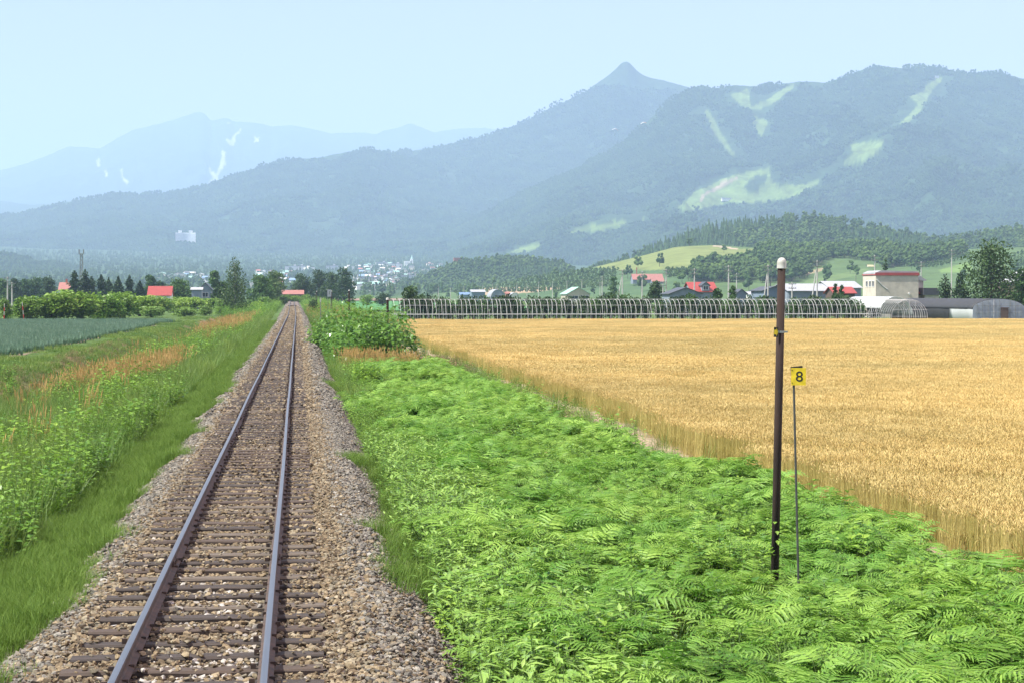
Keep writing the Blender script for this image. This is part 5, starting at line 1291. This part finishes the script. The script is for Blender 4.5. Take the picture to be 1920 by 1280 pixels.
# ------------------------------------------------------------------ poles and the lattice tower
def pole(u, vt, y, lab, grp='utility poles on the plain', brace=0, arms=2, z0=None):
    x = X(u, y); z0 = gz(x, y) if z0 is None else z0; h = Z(vt, y) - z0; t = thing('utility_pole', lab, 'utility pole', (x, y, z0), random.uniform(-.3, .3), grp)
    mb = MB(); mb.tube([(0, 0, -.5), (0, 0, h)], [.17, .10], 8); mb.build('pole', M_conc, t)
    for k in range(arms):
        mb = MB(); mb.box((0, -.12, h - .35 - k*.75), (1.5, .1, .1))
        for q in (-.65, -.25, .3, .68): mb.lathe([(.05, 0), (.06, .08), (.03, .18)], 6, (q, -.12, h - .3 - k*.75))
        mb.build('crossarm', M_grey, t)
    if brace: mb = MB(); mb.tube([(brace, .3, -.4), (.12 * (1 if brace > 0 else -1), .2, h*.82)], [.14, .1], 8); mb.build('brace_pole', M_conc, t)
for u, vt, y, br, lab in [(1125, 529, 700, 0, 'left one of two close poles right of the green roofed barn'), (1129, 518, 560, 0, 'right one of two close poles right of the green roofed barn'), (1167, 505, 410, -1.6, 'utility pole with leaning brace left of the chimney farmhouse'), (1204, 508, 430, 0, 'utility pole in front of the chimney farmhouse roof'), (1243, 526, 400, 0, 'shorter of two poles right of the round tree'), (1249, 504, 400, 0, 'taller of two poles right of the round tree'),
    (1302, 503, 370, 0, 'utility pole in front of the left end of the dormer house'), (1366, 497, 345, 0, 'utility pole right of the dormer house'), (1381, 512, 480, 0, 'thin pole with lamp arm right of the dormer house'), (1440, 496, 345, -1.1, 'braced utility pole left of the tall rusty post'), (1485, 529, 330, 0, 'short pole in front of the long pale barn'), (1532, 487, 318, -1.3, 'braced utility pole in front of the long pale barn'),
    (1640, 477, 400, 0, 'utility pole rising behind the beige building roof'), (1784, 466, 420, 0, 'utility pole behind the conifers left of the big tree'), (1727, 489, 420, 0, 'short pole top behind the beige building'), (14, 520, 420, 0, 'left one of two poles at the left frame edge'), (22.5, 530, 410, 0, 'right one of two poles at the left frame edge')]:
    pole(u, vt, y, lab, brace=br)
for u, vt in [(932, 533), (950, 537), (969, 531), (988, 533), (1010, 529), (1036, 528), (1063, 527), (1091, 524), (905, 535), (870, 537), (845, 539), (822, 538)]:
    y = min(1150, 5.8 * FPX / (VH - vt)); pole(u, vt, y, 'thin distant utility pole in the row before the orchard slope', 'thin distant poles before the orchard slope', arms=1)
def lattice_tower():
    y = 900.0; x = X(153, y); z0 = gz(x, y); H = Z(470, y) - z0
    t = thing('lattice_tower', 'tall steel lattice mast with antenna platform above the conifers', 'tower', (x, y, z0)); hw = lambda z: 1.0 - 0.5 * z / H; c4 = ((-1, -1), (1, -1), (1, 1), (-1, 1))
    for sx, sy in c4: mb = MB(); mb.tube([(sx*hw(0), sy*hw(0), -.5), (sx*hw(H), sy*hw(H), H - 2)], .11, 5); mb.build('leg', M_grey, t)
    mb = MB(); n = 11
    for k in range(n):
        z1, z2 = (H-2)*k/n, (H-2)*(k+1)/n
        for j in range(4):
            a, b = c4[j], c4[(j+1) % 4]; mb.tube([(a[0]*hw(z1), a[1]*hw(z1), z1), (b[0]*hw(z2), b[1]*hw(z2), z2)], .06, 4); mb.tube([(b[0]*hw(z1), b[1]*hw(z1), z1), (a[0]*hw(z2), a[1]*hw(z2), z2)], .06, 4); mb.tube([(a[0]*hw(z2), a[1]*hw(z2), z2), (b[0]*hw(z2), b[1]*hw(z2), z2)], .06, 4)
    kind(mb.build('bracing', M_grey, t), 'stuff')
    mb = MB(); mb.box((0, 0, H - 2.2), (2.2, 2.2, .2)); mb.build('platform', M_grey, t)
    for sx, sy in c4: mb = MB(); mb.box((sx*1.0, sy*1.0, H - 1.0), (.3, .3, 2.0)); mb.build('antenna', M_grey, t)
lattice_tower()
# ------------------------------------------------------------------ hotel, town, ski huts
M_far_white = PM('far_white_wall', (0.80, 0.80, 0.78)); M_far_glass = PM('far_window_band', (0.35, 0.38, 0.42))
pt = surf('middle_mountain', 348, 457); dist = float(np.dot(pt - CAM, FH)); k_ = dist / FPX
ht = thing('hotel', 'big white hotel block standing alone on the forested mountainside', 'hotel', tuple(pt), -PSI * 0)
Hw, Hh_ = 37 * k_, 20 * k_
mb = MB(); n = 10
fr_ = [(-Hw/2 + Hw*q/n, -10 * math.sin(math.pi*q/n) * -1 - 8) for q in range(n+1)]
for q in range(n):
    (xa_, ya_), (xb2, yb2) = fr_[q], fr_[q+1]; i = len(mb.v); mb.v += [(xa_, ya_, -8), (xb2, yb2, -8), (xb2, yb2, Hh_), (xa_, ya_, Hh_), (xa_, ya_+18, -8), (xb2, yb2+18, -8), (xb2, yb2+18, Hh_), (xa_, ya_+18, Hh_)]
    mb.face((i, i+1, i+2, i+3)); mb.face((i+3, i+2, i+6, i+7)); mb.face((i+5, i+4, i+7, i+6))
    if q == 0: mb.face((i+4, i, i+3, i+7))
    if q == n-1: mb.face((i+1, i+5, i+6, i+2))
mb.build('wall', M_far_white, ht)
for r_ in range(9):
    mb = MB(); zz = 4 + r_ * (Hh_ - 6) / 9
    for q in range(n):
        (xa_, ya_), (xb2, yb2) = fr_[q], fr_[q+1]; mb.quad((xa_, ya_-.25, zz), (xb2, yb2-.25, zz), (xb2, yb2-.25, zz+1.6), (xa_, ya_-.25, zz+1.6))
    mb.build('window_band', M_far_glass, ht)
for fx in (-.28, .25): mb = MB(); mb.box((fx*Hw, 6, Hh_ + 2.2*k_), (6.5*k_, 14, 4.6*k_)); mb.build('roof_tower', M_far_white, ht)
def on_plain(u, v):
    a, b = 1250.0, 7000.0
    f = lambda t_: far_rise(np.hypot(*(CAM + t_ * (FH + Rv * (u-960)/FPX))[:2])) - 1 - (CAM[2] + t_ * (VH - v) / FPX)
    for _ in range(40):
        m_ = (a+b)/2
        if f(m_) > 0: b = m_
        else: a = m_
    p = CAM + a * (FH + Rv * (u-960)/FPX); return np.array([p[0], p[1], float(ground_z(p[0], p[1]))]), a
tw = [PM('town_white', (.78, .77, .74)), PM('town_cream', (.70, .64, .54)), PM('town_grey', (.5, .5, .52))]; tr = [PM('town_roof_red', (.42, .14, .11)), PM('town_roof_blue', (.16, .25, .40)), PM('town_roof_dark', (.12, .12, .13)), PM('town_roof_pale', (.62, .62, .62)), PM('town_roof_green', (.25, .42, .36))]
r = random.Random(42); tm = []
for k in range(12):
    w_, l_, h_ = r.uniform(8, 15), r.uniform(8, 12), r.uniform(5, 8); mb = MB()
    if k < 8:
        rh = r.uniform(1.5, 3); mb.prism([(-w_/2, -3), (w_/2, -3), (w_/2, h_), (0, h_+rh), (-w_/2, h_)], -l_/2, l_/2, 0)
        for sg in (-1, 1): pol = [(0, h_+rh+.05), (sg*(w_/2+.6), h_-.3), (sg*(w_/2+.6), h_+.1), (0, h_+rh+.45)]; mb.prism(pol if sg < 0 else pol[::-1], -l_/2-.5, l_/2+.5, 1)
    else:
        w_, h_ = r.uniform(22, 42), r.uniform(9, 14); mb.box((0, 0, h_/2 - 1.5), (w_, 14, h_ + 3), 0); mb.box((0, 0, h_ + .35), (w_ + .8, 14.8, .6), 1); mb.box((w_*.2, 0, h_ + 2), (5, 5, 3), 0)
        for q in range(3): mb.box((0, -7.1, 2 + q * h_/3.3), (w_*.9, .12, 1.3), 2)
    tm.append(mb.mesh('town_house', [tw[k % 3], tr[(k*2) % 5], M_far_glass]))
def town_house(u, v, kinds, lab, grp):
    p, dd = on_plain(u, v); o = bpy.data.objects.new('town_house', tm[r.choice(kinds)]); col.objects.link(o); o.location = p; o.rotation_euler = (0, 0, r.choice((0, 1.57)) + r.uniform(-.3, .3)); tag(o, lab, 'house', grp)
for k in range(100): v = r.uniform(500, 546); town_house(r.uniform(668, 725 + (546 - v) * 2.4 if v > 505 else 830), v, range(8), 'tiny pale house in the hazy town between the dark grove and wooded hill', 'town houses right of the grove')
for k in range(34): town_house(r.uniform(474, 556), r.uniform(512, 543), range(8), 'tiny pale house in the hazy town seen between birch and grove', 'town houses left of the grove')
for k in range(16): town_house(r.uniform(290, 400), r.uniform(518, 530), range(8), 'tiny pale house in the haze left of the birch', 'town houses left of the birch')
for u, v in [(548, 509), (566, 508), (580, 510), (655, 508), (622, 507), (716, 500), (742, 503), (806, 502), (690, 534), (725, 531), (760, 528)]: town_house(u, v, range(8, 12), 'long flat roofed pale block among the town houses', 'flat roofed town blocks')
p, dd = on_plain(768, 499); k_ = dd / FPX; ch = thing('spired_building', 'white castle like town building with a pale green spire', 'building', tuple(p))
mb = MB(); mb.box((-3*k_, 0, 3.5*k_), (14*k_, 14, 11*k_)); mb.build('hall', M_far_white, ch); mb = MB(); mb.box((4*k_, -1, 6*k_), (5*k_, 12, 14*k_)); mb.build('tower', M_far_white, ch); mb = MB(); mb.lathe([(2.4*k_, 13*k_), (.1, 21*k_)], 8, (4.5*k_, 0, 0)); mb.build('spire', PM('spire_green', (.30, .5, .45)), ch)
mb = MB(); mb.box((-3*k_, -7.1, 5*k_), (11*k_, .15, 1.0*k_)); mb.build('window_band', M_far_glass, ch)
pt = surf('wooded_hill', 862, 498); rb_ = thing('red_building', 'red brick building half hidden by trees on the wooded hill', 'building', tuple(pt)); mb = MB(); mb.box((0, 0, 6), (16, 8, 13)); mb.build('wall', PM('red_brick', (.40, .14, .11)), rb_); mb = MB(); mb.box((0, 0, 12.8), (17, 9, .6)); mb.build('roof', M_roofgrey, rb_)
for u, v, w_, h_, lab in [(1362, 379, 20, 5, 'long white ski hut at the foot of the slopes'), (1756, 145, 8, 4, 'tiny white lift station near the summit ridge')]:
    pt = surf('ski_mountain', u, v); k_ = float(np.dot(pt - CAM, FH)) / FPX; t = thing('ski_hut', lab, 'hut', tuple(pt)); mb = MB(); mb.box((0, 0, h_*k_*.35), (w_*k_, 12, h_*k_)); mb.build('wall', M_far_white, t); mb = MB(); mb.prism([(-w_*k_*.52, h_*k_*.86), (w_*k_*.52, h_*k_*.86), (w_*k_*.52, h_*k_*1.0), (-w_*k_*.52, h_*k_*1.2)], -7, 7); mb.build('roof', M_roofwhite, t)
# ------------------------------------------------------------------ paragliders
def paraglider(u, v, lab, c2, bank):
    dist = 3000.0; p = CAM + dist * (FH + Rv * (u-960)/FPX); p[2] = CAM[2] + dist * (VH - v) / FPX
    t = thing('paraglider', lab, 'paraglider', tuple(p)); t.rotation_euler = (0, bank, .3); w_ = 10.5; n = 14
    for half in range(2):
        mb = MB()
        for k in range(n//2 + 1):
            q = half*.5 + k/n; a = math.pi*(.16 + .68*q); x_ = -math.cos(a)*w_*.56; z_ = math.sin(a)*4.2 - 4.2; c_ = 2.2*math.sin(math.pi*(.1 + .8*q))**.5
            mb.v += [(x_, -c_*.4, z_), (x_, 0, z_ + .38), (x_, c_*.6, z_ + .02), (x_, 0, z_ - .05)]
        for k in range(n//2):
            for j in range(4): a0 = k*4 + j; b0 = k*4 + (j+1) % 4; mb.face((a0, b0, b0+4, a0+4))
        mb.build('canopy', PM('canopy_white', (.85, .85, .85)) if half == 0 else c2, t)
    ln = MB()
    for k in range(6): a = math.pi*(.2 + .12*k); ln.tube([(-math.cos(a)*w_*.54, 0, math.sin(a)*4.2 - 4.2), (.15*(k-2.5)*.3, 0, -9.6)], .02, 3)
    kind(ln.build('lines', M_grey, t), 'stuff'); mb = MB(); mb.lathe([(.05, -.45), (.32, -.4), (.38, -.1), (.25, .15), (.05, .2)], 8, (0, .1, -10.2)); mb.build('harness', M_black, t)
    pv = MB(); pv.tube([(0, .05, -10.3), (0, 0, -9.75), (0, -.02, -9.55)], [.2, .24, .1], 8); pv.tube([(0, 0, -9.55), (0, -.02, -9.42), (0, -.02, -9.28), (0, -.02, -9.2)], [.07, .13, .12, .03], 8)
    for s in (-1, 1): pv.tube([(s*.11, 0, -10.3), (s*.13, -.5, -10.2), (s*.13, -.62, -10.65), (s*.13, -.8, -10.68)], [.1, .08, .06, .05], 6); pv.tube([(s*.22, 0, -9.65), (s*.34, -.1, -9.4), (s*.3, -.1, -9.1)], [.07, .05, .04], 6)
    bm = bmesh.new(); me = pv.mesh('person', PM('pilot_suit', (.06, .07, .1))); o = bpy.data.objects.new('person', me); col.objects.link(o); o.matrix_world = Matrix.Translation(t.location) @ t.rotation_euler.to_matrix().to_4x4(); bm.free()
    tag(o, lab.replace('paraglider', 'pilot in dark suit seated under the paraglider'), 'person')
paraglider(1206, 231, 'higher paraglider with white and orange canopy', PM('canopy_orange', (.85, .42, .2)), R(-8)); paraglider(1153, 243, 'lower paraglider with white and pink canopy', PM('canopy_pink', (.75, .45, .45)), R(5))
# ------------------------------------------------------------------ the hazy summer air
hz = MB(); hz.box((1000, 8000, 840), (34000, 36000, 1780))
m = bpy.data.materials.new('haze_air'); m.use_nodes = True
nd = m.node_tree.nodes; nd.remove(nd['Principled BSDF'])
pv = nd.new('ShaderNodeVolumePrincipled')
pv.inputs['Color'].default_value = rgba(HAZE_COLOR); pv.inputs['Density'].default_value = HAZE_DENSITY
pv.inputs['Anisotropy'].default_value = HAZE_ANISO
m.node_tree.links.new(pv.outputs[0], nd['Material Output'].inputs['Volume'])
haze = kind(hz.build('haze', m), 'stuff')
haze['label'] = 'pale blue summer haze over the whole valley'
